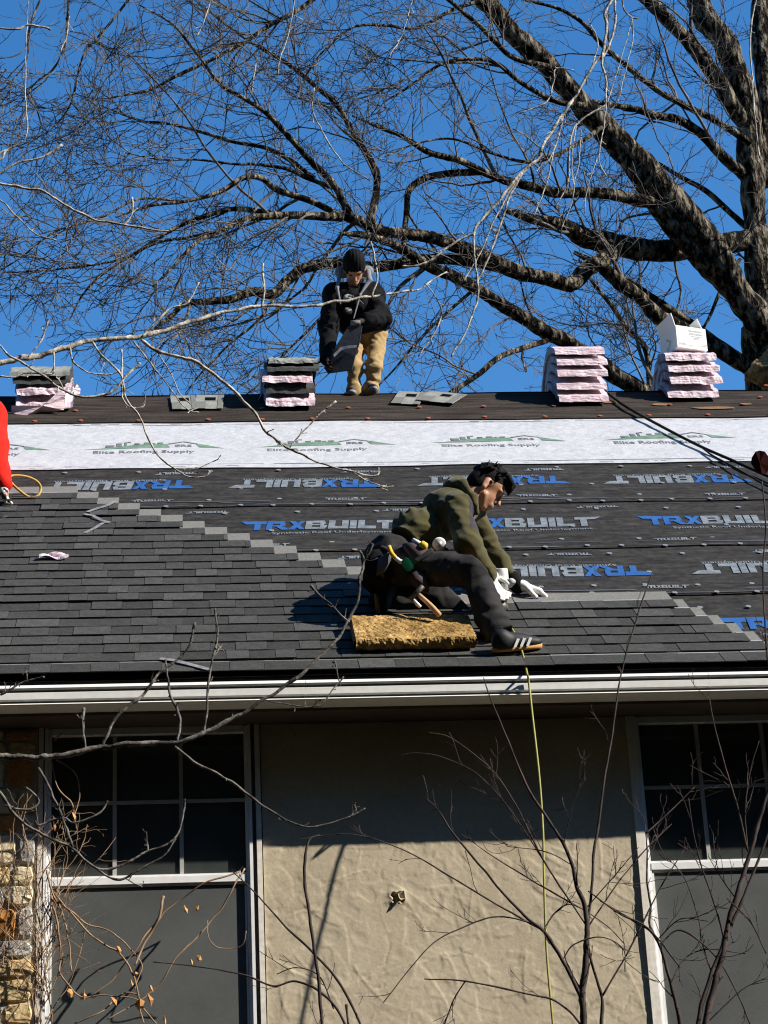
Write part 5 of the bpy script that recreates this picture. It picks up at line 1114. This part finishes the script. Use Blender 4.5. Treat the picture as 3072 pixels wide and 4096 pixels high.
# crotch at the right edge above the ridge, sunlight on its bark painted tan
def burl():
    c = px(3090, 1490, 22.0); pr = [ell(c, (.26, .22, .16)), ell(c + .12*c_up + .1*c_right, (.22, .2, .16)), cap(c - .28*c_right - .06*c_up, c, .05, .12), cap(c, c - .5*c_up + .4*c_right, .2, .25)]
    sdf_obj('burl', pr, M['burl'], tree, res=.02, k=.06, fold=lambda G: .03*snoise(G, 9, 3) + .012*snoise(G, 24, 4), label='tan burl with painted sunlight at the right edge')
burl()

# ---- pale branches of the near tree, its trunk stands left of the picture
NY = 8.3; nx0 = -3.4
near = empty('tree', (nx0, NY, 0), 'near tree with pale knobbly branches reaching in from the left', 'tree')
mpn = (NY*1.08)/(F_PX/D)
b = MB(); tp = np.array([(nx0, NY, 0), (nx0+.05, NY, 2), (nx0, NY, 4), (nx0+.08, NY, 6), (nx0+.1, NY, 8.4), (nx0+.3, NY, 9.6)]); b.tube(spline(tp, 6), interp_r([.24, .19, .17, .14, .11, .05], 31), 14, jit=.06); b.build('trunk', M['bark'], near, True)
def lead(a, P):                                     # evenly spaced points from a root to the first traced point
    st = max(np.linalg.norm(P[1]-P[0]), .12); n_ = max(1, int(np.linalg.norm(P[0]-a)/st)); return [a + (P[0]-a)*i/n_ for i in range(n_)] + list(P)
def near_limb(pts, wds, Ya=NY, Yb=NY, root=None, parent=near, m='pale', knob=True, sides=8, mp=mpn, name='branch'):
    n = len(pts); P = [pd(x, y, Ya + (Yb-Ya)*i/max(1, n-1)) for i, (x, y) in enumerate(pts)]
    if root is not None: P = lead(np.array((nx0 + .05, NY, P[0][2] - .2)), P); wds = [wds[0]*1.5] + list(wds)
    Q = spline(P, 9); r = interp_r(wds, len(Q))*.42*mp
    if knob:
        r = r*(1 + .30*np.clip(snoise(Q, 45, 6), -.3, 1)); r[-3:] = np.maximum(r[-3:], r[-6]*1.15)
    Q = Q + (.35*r[:, None] + .0028)*np.stack([snoise(Q, 16, 1), snoise(Q, 14, 2), snoise(Q, 15, 3)], 1) + .25*r[:, None]*np.stack([snoise(Q, 50, 4), snoise(Q, 52, 5), snoise(Q, 55, 7)], 1)
    bb = MB(); bb.tube(Q, np.maximum(r, .0012), sides, jit=.08)
    k0 = len(Q)//2 if root is not None else 0; G1, H1 = grow(resample(Q[k0:], 12)[None], interp_r(r[k0:], 12)[None], 5, (.012, .055), (.5, 1.1), (.45, .7), up=.1, k=4, tmin=.1, flat=.8, wig=.25, rmin=.0016); H1[:, -1] *= 1.7
    v, f = tube_multi(G1, H1, 5); bb.add(v, f.tolist()); return bb.build(name, M[m], parent, True)
T_ = lambda z: (nx0 + .05, NY, z)
near_limb([(-160, 815), (0, 782), (100, 762), (200, 737), (300, 727), (360, 712), (440, 687), (500, 672), (565, 662), (650, 662), (725, 652), (780, 642), (829, 637), (880, 628), (906, 625), (940, 600), (965, 588)], [20, 18, 17, 15, 13, 10, 8, 7, 5, 4], root=T_(4.6), Yb=8.9)
for pts, wd in (([(565, 661), (570, 630), (566, 590), (567, 570)], [5, 6, 5]), ([(803, 640), (815, 600), (808, 550), (800, 522)], [5, 5, 6, 5]), ([(305, 730), (360, 672), (405, 655), (430, 610)], [7, 5, 3]),
  ([(306, 735), (340, 755), (400, 775), (450, 800), (500, 840), (540, 880), (575, 930), (620, 965), (670, 990), (720, 1010), (780, 1025), (815, 1027), (818, 1010)], [10, 9, 9, 8, 7, 5, 5, 5]),
  ([(625, 967), (660, 925), (700, 890), (725, 866)], [4, 4, 5]), ([(752, 1016), (790, 1038), (830, 1050), (852, 1050)], [4, 3, 4]),
  ([(200, 740), (230, 775), (260, 810), (272, 860), (300, 900), (320, 950), (340, 985), (380, 1013), (405, 1028), (440, 1030), (455, 1020)], [6, 6, 5, 5, 4, 4]), ([(380, 1012), (425, 1010), (475, 992)], [3, 3, 2]),
  ([(262, 755), (262, 810), (265, 860), (285, 880), (310, 878), (312, 855)], [5, 5, 4, 4]), ([(290, 738), (330, 790), (370, 840), (400, 880), (430, 892)], [5, 4, 3, 3]), ([(330, 745), (365, 800), (390, 850), (415, 875)], [4, 3, 3]),
  ([(118, 762), (118, 790), (110, 810), (60, 805), (30, 815), (0, 812)], [4, 5, 4]), ([(150, 752), (160, 785), (190, 805), (235, 808), (265, 795)], [5, 4, 4]), ([(0, 745), (20, 765), (60, 790), (100, 818), (150, 850), (190, 858), (240, 845), (270, 815), (303, 785)], [5, 6, 6, 7, 6, 7]), ([(140, 845), (128, 820), (122, 815)], [4, 3]),
  ([(60, 770), (90, 735), (100, 700), (105, 690)], [4, 4, 3])):
    near_limb(pts, wd)
near_limb([(-60, 370), (0, 395), (50, 407), (95, 415), (140, 442), (200, 472), (270, 485), (350, 500), (370, 497)], [10, 9, 9, 8, 7, 5], root=T_(6.4)); near_limb([(268, 485), (288, 458), (285, 425)], [4, 5, 5])
near_limb([(-60, 395), (0, 430), (25, 455), (55, 485), (85, 510), (120, 520)], [6, 6, 5, 3], root=T_(6.2)); near_limb([(-50, 400), (0, 372), (40, 352), (90, 340), (135, 312)], [8, 8, 7, 5], root=T_(6.3))
near_limb([(-60, 40), (0, 58), (40, 62), (60, 55), (90, 58), (110, 65)], [6, 6, 5, 6], root=T_(7.7)); near_limb([(62, -40), (60, 40), (55, 100), (54, 200), (58, 288), (40, 310), (0, 330), (-60, 350)], [2, 3, 4, 4, 4, 5], root=None)
near_limb([(-40, 350), (0, 345), (10, 330), (18, 325)], [6, 5, 6], root=T_(6.5)); near_limb([(-40, 150), (5, 155), (15, 150)], [5, 5, 5], root=T_(7.2))
# overhead limb (above the picture) from which the hanging pale twigs come
oh = [T_(8.3), np.array((-1.6, 8.4, 8.55)), np.array((.2, 8.5, 8.6)), pd(1290, -120, 8.5), pd(1330, -60, 8.5)]
bb = MB(); Q = spline(oh, 8); bb.tube(Q, interp_r([.07, .05, .035, .016], len(Q)), 9, jit=.05); bb.build('branch', M['pale'], near, True)
HG = [([(1330, -60), (1322, 0), (1307, 30), (1312, 60), (1299, 125), (1307, 165), (1309, 225), (1304, 280), (1294, 340), (1309, 380)], [9, 8, 8, 9, 6, 5, 4, 3]), ([(1332, -60), (1329, 0), (1329, 60), (1314, 100), (1300, 125)], [7, 7, 7, 7]),
  ([(1300, 118), (1274, 150), (1249, 200), (1224, 235), (1209, 280), (1189, 340), (1159, 370)], [8, 8, 7, 5, 4, 3]), ([(1308, 228), (1269, 250), (1239, 280), (1229, 340), (1229, 390), (1199, 450)], [5, 5, 5, 4, 3]),
  ([(1240, 215), (1179, 300), (1164, 340), (1129, 370), (1079, 430), (1049, 465), (1024, 500), (1026, 572), (1031, 602), (1029, 652), (1004, 722), (975, 770)], [8, 9, 10, 9, 8, 7, 6, 6, 5, 4]), ([(1130, 372), (1099, 430), (1079, 490), (1059, 547), (1036, 595), (1031, 605)], [6, 6, 5, 5]),
  ([(1026, 502), (969, 532), (929, 562), (900, 575), (870, 578)], [7, 6, 4]), ([(1150, 350), (1110, 400), (1070, 470), (1040, 540), (1000, 610)], [5, 5, 4, 3]), ([(1215, 250), (1195, 330), (1180, 400), (1150, 470)], [4, 4, 3]), ([(1245, 270), (1235, 350), (1240, 420), (1210, 500)], [3, 3, 2]), ([(1255, 280), (1250, 350), (1240, 400)], [3, 3, 2]),
  ([(1290, 345), (1270, 400), (1262, 460)], [3, 2, 2]), ([(1310, 225), (1335, 150), (1350, 100), (1360, 60)], [3, 3, 3]), ([(1380, 40), (1362, 38), (1345, 10), (1335, -60)], [4, 5, 5]), ([(1363, 40), (1365, 90), (1340, 200), (1332, 220)], [4, 3, 3]), ([(1240, 150), (1200, 148), (1195, 180), (1180, 220), (1120, 245)], [3, 4, 4, 3]), ([(1270, 40), (1290, 90), (1278, 145)], [3, 4, 4])]
for pts, wd in HG: near_limb(pts, wd, 8.5, 8.5)
for pts, wd in (([(900, -40), (880, 40), (860, 90), (840, 120)], [3, 3, 3, 4]), ([(1640, -40), (1620, 80), (1625, 180), (1632, 260), (1640, 340)], [4, 5, 5, 4]), ([(470, -40), (430, 70), (425, 75)], [3, 4, 3]), ([(640, -30), (625, 70), (605, 125), (600, 160)], [3, 4, 4, 3]), ([(555, 120), (545, 200)], [3, 4]), ([(678, 190), (676, 240), (700, 290), (740, 350), (800, 390)], [3, 4, 4, 3]), ([(150, 35), (145, 80), (130, 110)], [3, 4, 3])):
    near_limb(pts, wd, 8.6, 8.6)
near_limb([(915, 612), (940, 640), (955, 680), (930, 730), (905, 770)], [3, 4, 4, 3], 8.8, 8.8)
# lower branches in front of the window, bark darkened to paint their shade
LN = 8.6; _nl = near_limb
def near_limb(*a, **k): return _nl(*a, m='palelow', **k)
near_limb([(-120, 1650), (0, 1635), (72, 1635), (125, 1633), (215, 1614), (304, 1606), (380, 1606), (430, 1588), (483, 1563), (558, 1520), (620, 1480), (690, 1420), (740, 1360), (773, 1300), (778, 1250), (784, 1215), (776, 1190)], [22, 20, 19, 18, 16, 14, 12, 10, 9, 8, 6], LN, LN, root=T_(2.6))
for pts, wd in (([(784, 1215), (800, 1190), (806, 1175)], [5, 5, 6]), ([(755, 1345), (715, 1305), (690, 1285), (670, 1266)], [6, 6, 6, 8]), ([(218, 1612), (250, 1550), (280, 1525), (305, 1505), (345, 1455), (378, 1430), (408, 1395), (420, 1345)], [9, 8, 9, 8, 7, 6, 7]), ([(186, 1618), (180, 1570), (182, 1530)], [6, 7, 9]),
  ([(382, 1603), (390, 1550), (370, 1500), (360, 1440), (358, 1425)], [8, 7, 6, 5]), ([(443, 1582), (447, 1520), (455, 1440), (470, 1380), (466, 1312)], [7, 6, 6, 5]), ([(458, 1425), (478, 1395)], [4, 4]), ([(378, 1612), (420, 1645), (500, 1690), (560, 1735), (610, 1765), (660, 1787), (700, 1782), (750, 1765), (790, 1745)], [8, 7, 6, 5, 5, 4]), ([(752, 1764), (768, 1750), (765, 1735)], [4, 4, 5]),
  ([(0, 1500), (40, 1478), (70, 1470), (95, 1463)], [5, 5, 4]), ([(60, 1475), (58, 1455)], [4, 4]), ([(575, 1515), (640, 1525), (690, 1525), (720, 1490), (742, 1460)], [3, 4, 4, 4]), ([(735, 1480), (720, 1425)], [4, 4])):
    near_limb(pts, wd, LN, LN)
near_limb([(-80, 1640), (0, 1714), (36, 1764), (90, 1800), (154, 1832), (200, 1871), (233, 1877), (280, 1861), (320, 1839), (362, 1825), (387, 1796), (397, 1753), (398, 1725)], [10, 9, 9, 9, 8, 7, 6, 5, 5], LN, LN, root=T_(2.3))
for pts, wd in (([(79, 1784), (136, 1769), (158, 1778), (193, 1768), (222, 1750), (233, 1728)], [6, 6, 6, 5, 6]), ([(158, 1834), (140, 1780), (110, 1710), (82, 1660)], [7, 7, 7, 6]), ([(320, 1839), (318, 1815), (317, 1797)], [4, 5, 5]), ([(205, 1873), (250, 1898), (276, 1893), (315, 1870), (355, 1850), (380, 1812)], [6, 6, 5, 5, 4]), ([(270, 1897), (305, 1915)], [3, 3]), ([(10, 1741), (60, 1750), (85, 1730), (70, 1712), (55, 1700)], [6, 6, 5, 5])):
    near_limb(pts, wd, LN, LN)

# ---- bare shrub close to the wall
SY = 9.4; mps = (SY*1.08)/(F_PX/D)
def shrub(name, label, stems, base, leafy=False):
    root = empty(name, (base[0], SY, 0), label, 'shrub'); sP, sR = [], []
    for pts, wd, rooted in stems:
        Ya = SY + random.uniform(-.12, .12) if not rooted else SY; n = len(pts); P = [pd(x, y, SY + (Ya-SY)*i/(n-1)) for i, (x, y) in enumerate(pts)]; W = list(wd)
        slp = float(np.clip((P[0][0]-P[1][0])/(P[1][2]-P[0][2] + 1e-6), -.35, .35))
        if rooted: P = lead(np.array((P[0][0] + .8*slp*P[0][2], SY, 0)), P); W = [W[0]*1.15]*max(1, len(P) - len(pts)) + W
        Q = spline(P, 7); r = interp_r(W, len(Q))*.36*mps; r = r*(1 + .25*np.clip(snoise(Q, 26, 5), -.2, 1)); Q = Q + .5*r[:, None]*np.stack([snoise(Q, 14, 1), snoise(Q, 12, 2), snoise(Q, 13, 3)], 1)
        bb = MB(); bb.tube(Q, np.maximum(r, .0013), 7, jit=.05); bb.build('stem', M['shrub'], root, True)
        sP.append(resample(Q[len(Q)//4:] if rooted else Q, 14)); sR.append(interp_r(r[len(r)//4:] if rooted else r, 14))
    G1, H1 = grow(np.array(sP), np.array(sR), 4, (.06, .30), (.3, .9), (.3, .5), up=.12, k=6, tmin=.2, flat=.7, wig=.14, rmin=.0014)
    G2, H2 = grow(G1, H1, 2, (.03, .10), (.4, 1.0), (.5, .8), up=.1, k=4, flat=.8, wig=.2, rmin=.0012)
    Vv, Ff = zip(tube_multi(G1, H1, 4), tube_multi(G2, H2, 3)); mobj('twigs', mesh_np('twigs', list(Vv), list(Ff), M['shrub']), root, kind='stuff')
    return root
sb1 = shrub('shrub', 'dark bare many-stemmed shrub in front of the stucco panel', [
 ([(1262, 2212), (1257, 2151), (1267, 2044), (1267, 1970), (1248, 1922), (1238, 1873), (1218, 1824), (1170, 1751), (1135, 1692), (1091, 1585), (1057, 1502), (1045, 1463)], [17, 15, 12, 11, 9, 8, 6, 4, 3], True),
 ([(1257, 2161), (1218, 2078), (1174, 2014), (1126, 1970), (1072, 1912), (1028, 1858), (979, 1800), (950, 1756), (921, 1726)], [12, 11, 9, 7, 6, 5, 4], False),
 ([(1267, 2040), (1277, 1926), (1282, 1848), (1296, 1761), (1306, 1673), (1323, 1585), (1335, 1497), (1350, 1420), (1365, 1370), (1390, 1290), (1408, 1238)], [9, 8, 7, 6, 5, 5, 4], False),
 ([(1264, 1995), (1174, 1858), (1121, 1751), (1067, 1668), (1004, 1614), (965, 1590), (925, 1582)], [5, 5, 4, 3, 2], False), ([(1174, 1858), (1106, 1756), (1038, 1678), (969, 1641), (906, 1626), (862, 1632)], [4, 4, 3, 2], False),
 ([(1250, 1960), (1150, 1902), (1062, 1848), (994, 1800)], [5, 4, 3, 2], False), ([(1174, 2010), (1077, 1956), (994, 1907), (906, 1853), (823, 1817), (760, 1802), (696, 1805), (640, 1815)], [6, 5, 4, 3, 3, 2], False),
 ([(1160, 1995), (1077, 1980), (1008, 2000), (940, 2034), (882, 2097), (828, 2166)], [5, 4, 4, 3, 3], False), ([(1252, 2210), (1199, 2161), (1126, 2144), (1004, 2119), (916, 2115)], [6, 5, 5, 3], True), ([(1005, 2119), (980, 2160), (960, 2212)], [4, 4, 4], False),
 ([(1301, 2212), (1301, 2156), (1280, 2090), (1270, 2040)], [9, 8, 7], True), ([(1302, 2150), (1360, 2050), (1420, 1930), (1480, 1830)], [6, 5, 4, 3], False), ([(1272, 2000), (1340, 1900), (1400, 1830), (1450, 1780)], [5, 4, 4, 3], False), ([(1268, 1960), (1320, 1900), (1380, 1830)], [4, 3, 2], False),
 ([(1215, 2075), (1240, 2040), (1300, 2025), (1346, 2050), (1350, 2100)], [4, 4, 3, 3], False), ([(1172, 2012), (1200, 1970), (1240, 1955), (1310, 2000), (1350, 2040)], [4, 4, 3, 3], False), ([(1270, 1925), (1340, 1975), (1400, 2005), (1470, 2090)], [4, 5, 5, 4], False), ([(1218, 1824), (1225, 1790), (1240, 1730), (1265, 1680)], [3, 3, 2], False), ([(1235, 1868), (1180, 1840), (1095, 1828)], [3, 3, 2], False)], (1.75, 0))
sb2 = shrub('shrub', 'pale stemmed shrub at the right edge before the right window', [
 ([(1525, 2212), (1557, 2066), (1589, 1943), (1617, 1855), (1642, 1766), (1659, 1713), (1690, 1620)], [18, 16, 14, 11, 9, 7], True), ([(1508, 2212), (1543, 2084), (1589, 1980), (1630, 1880), (1659, 1805), (1690, 1740)], [11, 9, 7, 6], True),
 ([(1469, 2212), (1448, 2119), (1416, 2024), (1370, 1990), (1296, 1946)], [12, 10, 8, 6, 4], True), ([(1416, 2024), (1402, 1996), (1405, 1960), (1397, 1907), (1398, 1837), (1391, 1766)], [8, 7, 6, 5, 3], False), ([(1564, 2028), (1543, 1953), (1515, 1872), (1497, 1791), (1487, 1724)], [6, 5, 4, 3], False),
 ([(1614, 1837), (1593, 1742), (1568, 1660), (1543, 1569), (1532, 1509)], [6, 5, 4, 3], False), ([(1615, 1840), (1610, 1750), (1622, 1660), (1640, 1600)], [4, 3, 2], False), ([(1425, 2040), (1470, 2010), (1540, 2060), (1590, 2140), (1620, 2212)], [5, 5, 4, 4], False), ([(1420, 2030), (1470, 1985), (1530, 1990)], [4, 3, 3], False), ([(1540, 2110), (1515, 2030), (1510, 1990), (1480, 1900), (1440, 1850)], [5, 4, 3, 2], False),
 ([(1450, 2120), (1480, 2070), (1530, 2050), (1610, 2060)], [4, 4, 3], False), ([(1588, 1940), (1560, 1900), (1530, 1850)], [4, 3, 2], False), ([(1655, 2060), (1620, 1990), (1570, 1940)], [4, 4, 3], False), ([(1395, 1800), (1440, 1760), (1500, 1700)], [5, 4, 3], False),
 ([(1690, 2212), (1700, 1900), (1690, 1600), (1662, 1450), (1652, 1340), (1648, 1230), (1654, 1130), (1646, 1040)], [7, 6, 6, 5, 5, 4], True), ([(1525, 2212), (1600, 2140), (1659, 2110)], [4, 4, 3], False)], (2.35, 0))
lc = pd(1641, 1000, SY)
b = MB(); lp = [(0, 22), (-8, 20), (-15, 10), (-17, 0), (-8, -14), (4, -20), (14, -18), (20, -6), (20, 8), (10, 20)]; n = len(lp)
F_ = [lc + 1.15*mps*(x*c_right + y*1.1*c_up) + .002*math.sin(x)*c_fwd for x, y in lp]; V = F_ + [lc - .003*c_fwd] + [p + .003*c_fwd for p in F_]; b.add(V, [(i, (i+1) % n, n) for i in range(n)] + [tuple(range(n+1, 2*n+1))[::-1]] + [(i, n+1+i, n+1+(i+1) % n, (i+1) % n) for i in range(n)])
b.build('red_leaf', M['redleaf'], sb2)
cn = shrub('cane', 'thick dark cane arching before the left half of the stucco', [([(696, 2212), (682, 2068), (667, 1970), (657, 1897), (660, 1839), (669, 1814), (690, 1804)], [9, 9, 9, 8, 7, 5], True), ([(779, 2212), (735, 2127), (677, 2058), (630, 2015), (589, 1970), (540, 1917), (500, 1880)], [6, 5, 4, 3], True), ([(745, 2212), (700, 2150), (640, 2120), (590, 2130), (540, 2110), (480, 2096), (415, 2086), (330, 2078)], [6, 5, 4, 4, 3], True), ([(720, 2180), (690, 2110), (640, 2090), (598, 2104)], [4, 3, 3], False), ([(752, 2212), (749, 2190), (748, 2170)], [5, 6, 7], True)], (.35, 0)); cn['category'] = 'cane'

# ---- dry vine on the stone and over the left window
vn = empty('vine', (pd(60, 2212, 11.22)[0], 11.2, 0), 'dry tangled vine with orange leaves over the stone and left window', 'vine')
VY = 11.205; mpv = (VY*1.08)/(F_PX/D); Vs, Fs = [], []; rg = np.random.default_rng(12)
st_ = []
for i in range(60):
    x = rg.uniform(-20, 112) if i > 34 else rg.uniform(72, 112); y = rg.uniform(1900, 2230); P = []; a = -math.pi/2 + rg.normal()*.25
    for j in range(9):
        P.append(pd(x, y, VY - .004 - .035*rg.random())); x += 26*math.cos(a); y += 30*math.sin(a); a += rg.normal()*.28
    st_.append(P)
P0 = np.array(st_); R0 = np.tile(np.linspace(2.2, 1.1, 9)*.5*mpv, (len(P0), 1))*rg.uniform(.6, 1.5, (len(P0), 1)); v, f = tube_multi(P0, R0, 4); Vs.append(v); Fs.append(f)
Q1, S1 = grow(P0, R0, 3, (.06, .22), (.4, 1.2), (.5, .8), up=0.0, k=5, flat=.12, wig=.3, rmin=.0010); v, f = tube_multi(Q1, S1, 3); Vs.append(v); Fs.append(f)
mobj('stems', mesh_np('stems', Vs, Fs, M['vine']), vn, kind='stuff')
TR = [([(100, 1880), (115, 1930), (135, 1970), (150, 2040), (153, 2100)], [4, 4, 3, 3]), ([(112, 1935), (125, 2000), (131, 2060), (128, 2100), (150, 2130), (175, 2155), (220, 2150), (300, 2160)], [4, 4, 4, 4, 3, 2]), ([(128, 1948), (150, 1965), (180, 1990), (230, 2010), (262, 2030), (290, 2060), (305, 2090), (290, 2140)], [4, 4, 3, 3, 3, 2]), ([(115, 1925), (165, 1985), (215, 2035), (260, 2060), (290, 2110), (300, 2170), (310, 2212)], [3, 4, 4, 4, 3]),
  ([(530, 1875), (500, 1920), (470, 1975), (420, 2030), (380, 2070), (340, 2130), (290, 2170), (230, 2200)], [4, 4, 4, 3, 3, 2]), ([(520, 1880), (440, 1910), (380, 1950), (330, 2000), (300, 2040), (250, 2110), (200, 2150)], [4, 3, 3, 3, 2]), ([(355, 1935), (345, 1975), (325, 2015), (305, 2050), (292, 2085)], [6, 6, 5, 4]), ([(112, 1640), (125, 1700), (155, 1735), (165, 1790)], [2, 3, 2]), ([(118, 1600), (135, 1585)], [3, 3]), ([(122, 1640), (160, 1670), (170, 1700), (168, 1740), (160, 1770)], [2, 2, 2]),
  ([(300, 2165), (320, 2190), (340, 2212)], [4, 3, 3]), ([(160, 2210), (210, 2190), (260, 2150), (300, 2150)], [3, 3, 3]), ([(450, 1990), (450, 2030), (480, 2050), (520, 2045), (530, 2010)], [2, 2, 2, 2])]
for pts, wd in TR:
    n = len(pts); Q = spline([pd(x, y, VY - .03 - .02*math.sin(i*2.0)) for i, (x, y) in enumerate(pts)], 7); Q = Q + .006*np.stack([snoise(Q, 14, 1), .5*snoise(Q, 12, 2), snoise(Q, 13, 3)], 1); bb = MB(); bb.tube(Q, interp_r(wd, len(Q))*.5*mpv, 6, jit=.1); bb.build('stem', M['vine'], vn, True)
rgl = np.random.default_rng(9)
for x, y, s_, a in ((160, 1764, 8, .5), (118, 1788, 8, 1.2), (402, 1966, 9, .4), (426, 1963, 8, 1.8), (258, 2052, 9, .2), (293, 2102, 10, 1.0), (430, 2072, 8, .8), (153, 2146, 12, .3), (182, 2150, 13, 1.4), (246, 2162, 12, .2), (286, 2128, 11, .6), (325, 2160, 14, .9), (303, 2172, 15, 2.1), (327, 2135, 9, .1), (357, 2206, 11, .5), (415, 2080, 7, .8)):
    c = pd(x, y, VY - .055); d1 = math.cos(a)*c_right*.5 - c_up; d1 = unit(d1); d2 = unit(np.cross(d1, c_fwd) + .4*c_fwd*math.sin(a*3)); L = s_*mpv*1.0
    P_ = [c - d1*L*.9*0 - d1*-L*.8, c + d2*L*.42 + d1*L*.15, c + d2*L*.30 - d1*L*.5, c - d1*L*1.0, c - d2*L*.34 - d1*L*.45, c - d2*L*.4 + d1*L*.2]; P_ = [p + L*.16*rgl.normal(size=3) for p in P_]; bb = MB(); n = 6
    bb.add(P_ + [c - .012*c_fwd] + [p + .0015*c_fwd for p in P_], [(i, (i+1) % n, n) for i in range(n)] + [tuple(range(n+1, 2*n+1))[::-1]]); bb.build('leaf', M['leaf'], vn)

# ---- evergreen wood added out of view behind and beside the camera: keeps low sky light off the wall and out of the panes
b = MB(); rg = np.random.default_rng(4)
for i in range(74):
    x = -34 + 1.9*i + rg.uniform(-1, 1); y = -7 - rg.uniform(0, 7); h = rg.uniform(24, 31)
    if i >= 34: x = -17 - rg.uniform(0, 5); y = -8 + 1.6*(i-34)
    if i >= 52: x = 27 + rg.uniform(0, 5); y = -9 + 1.1*(i-52); h = rg.uniform(15, 19)
    nl = 13; r0 = rg.uniform(3.0, 4.4)
    for l in range(nl):
        z0 = .6 + (h-.6)*l/nl; z1 = z0 + 1.75*(h/nl); ra = r0*(1 - l/nl)**.8 + .15; m_ = 14; P = []
        for j in range(m_):
            a = j*2*math.pi/m_ + l; rr_ = ra*(1.12 if j % 2 else .72)*rg.uniform(.85, 1.12); P.append((x + rr_*math.cos(a), y + rr_*math.sin(a), z0 - .25*(j % 2) + rg.uniform(-.2, .2)))
        b.add(P + [(x, y, z1)], [(j, (j+1) % m_, m_) for j in range(m_)])
b.build('wood', mat('added_evergreen', (.018, .030, .014), .9, .1, col2=(.035, .055, .025), nscale=2), label='unseen evergreen wood added to block low sky light', kind='stuff')
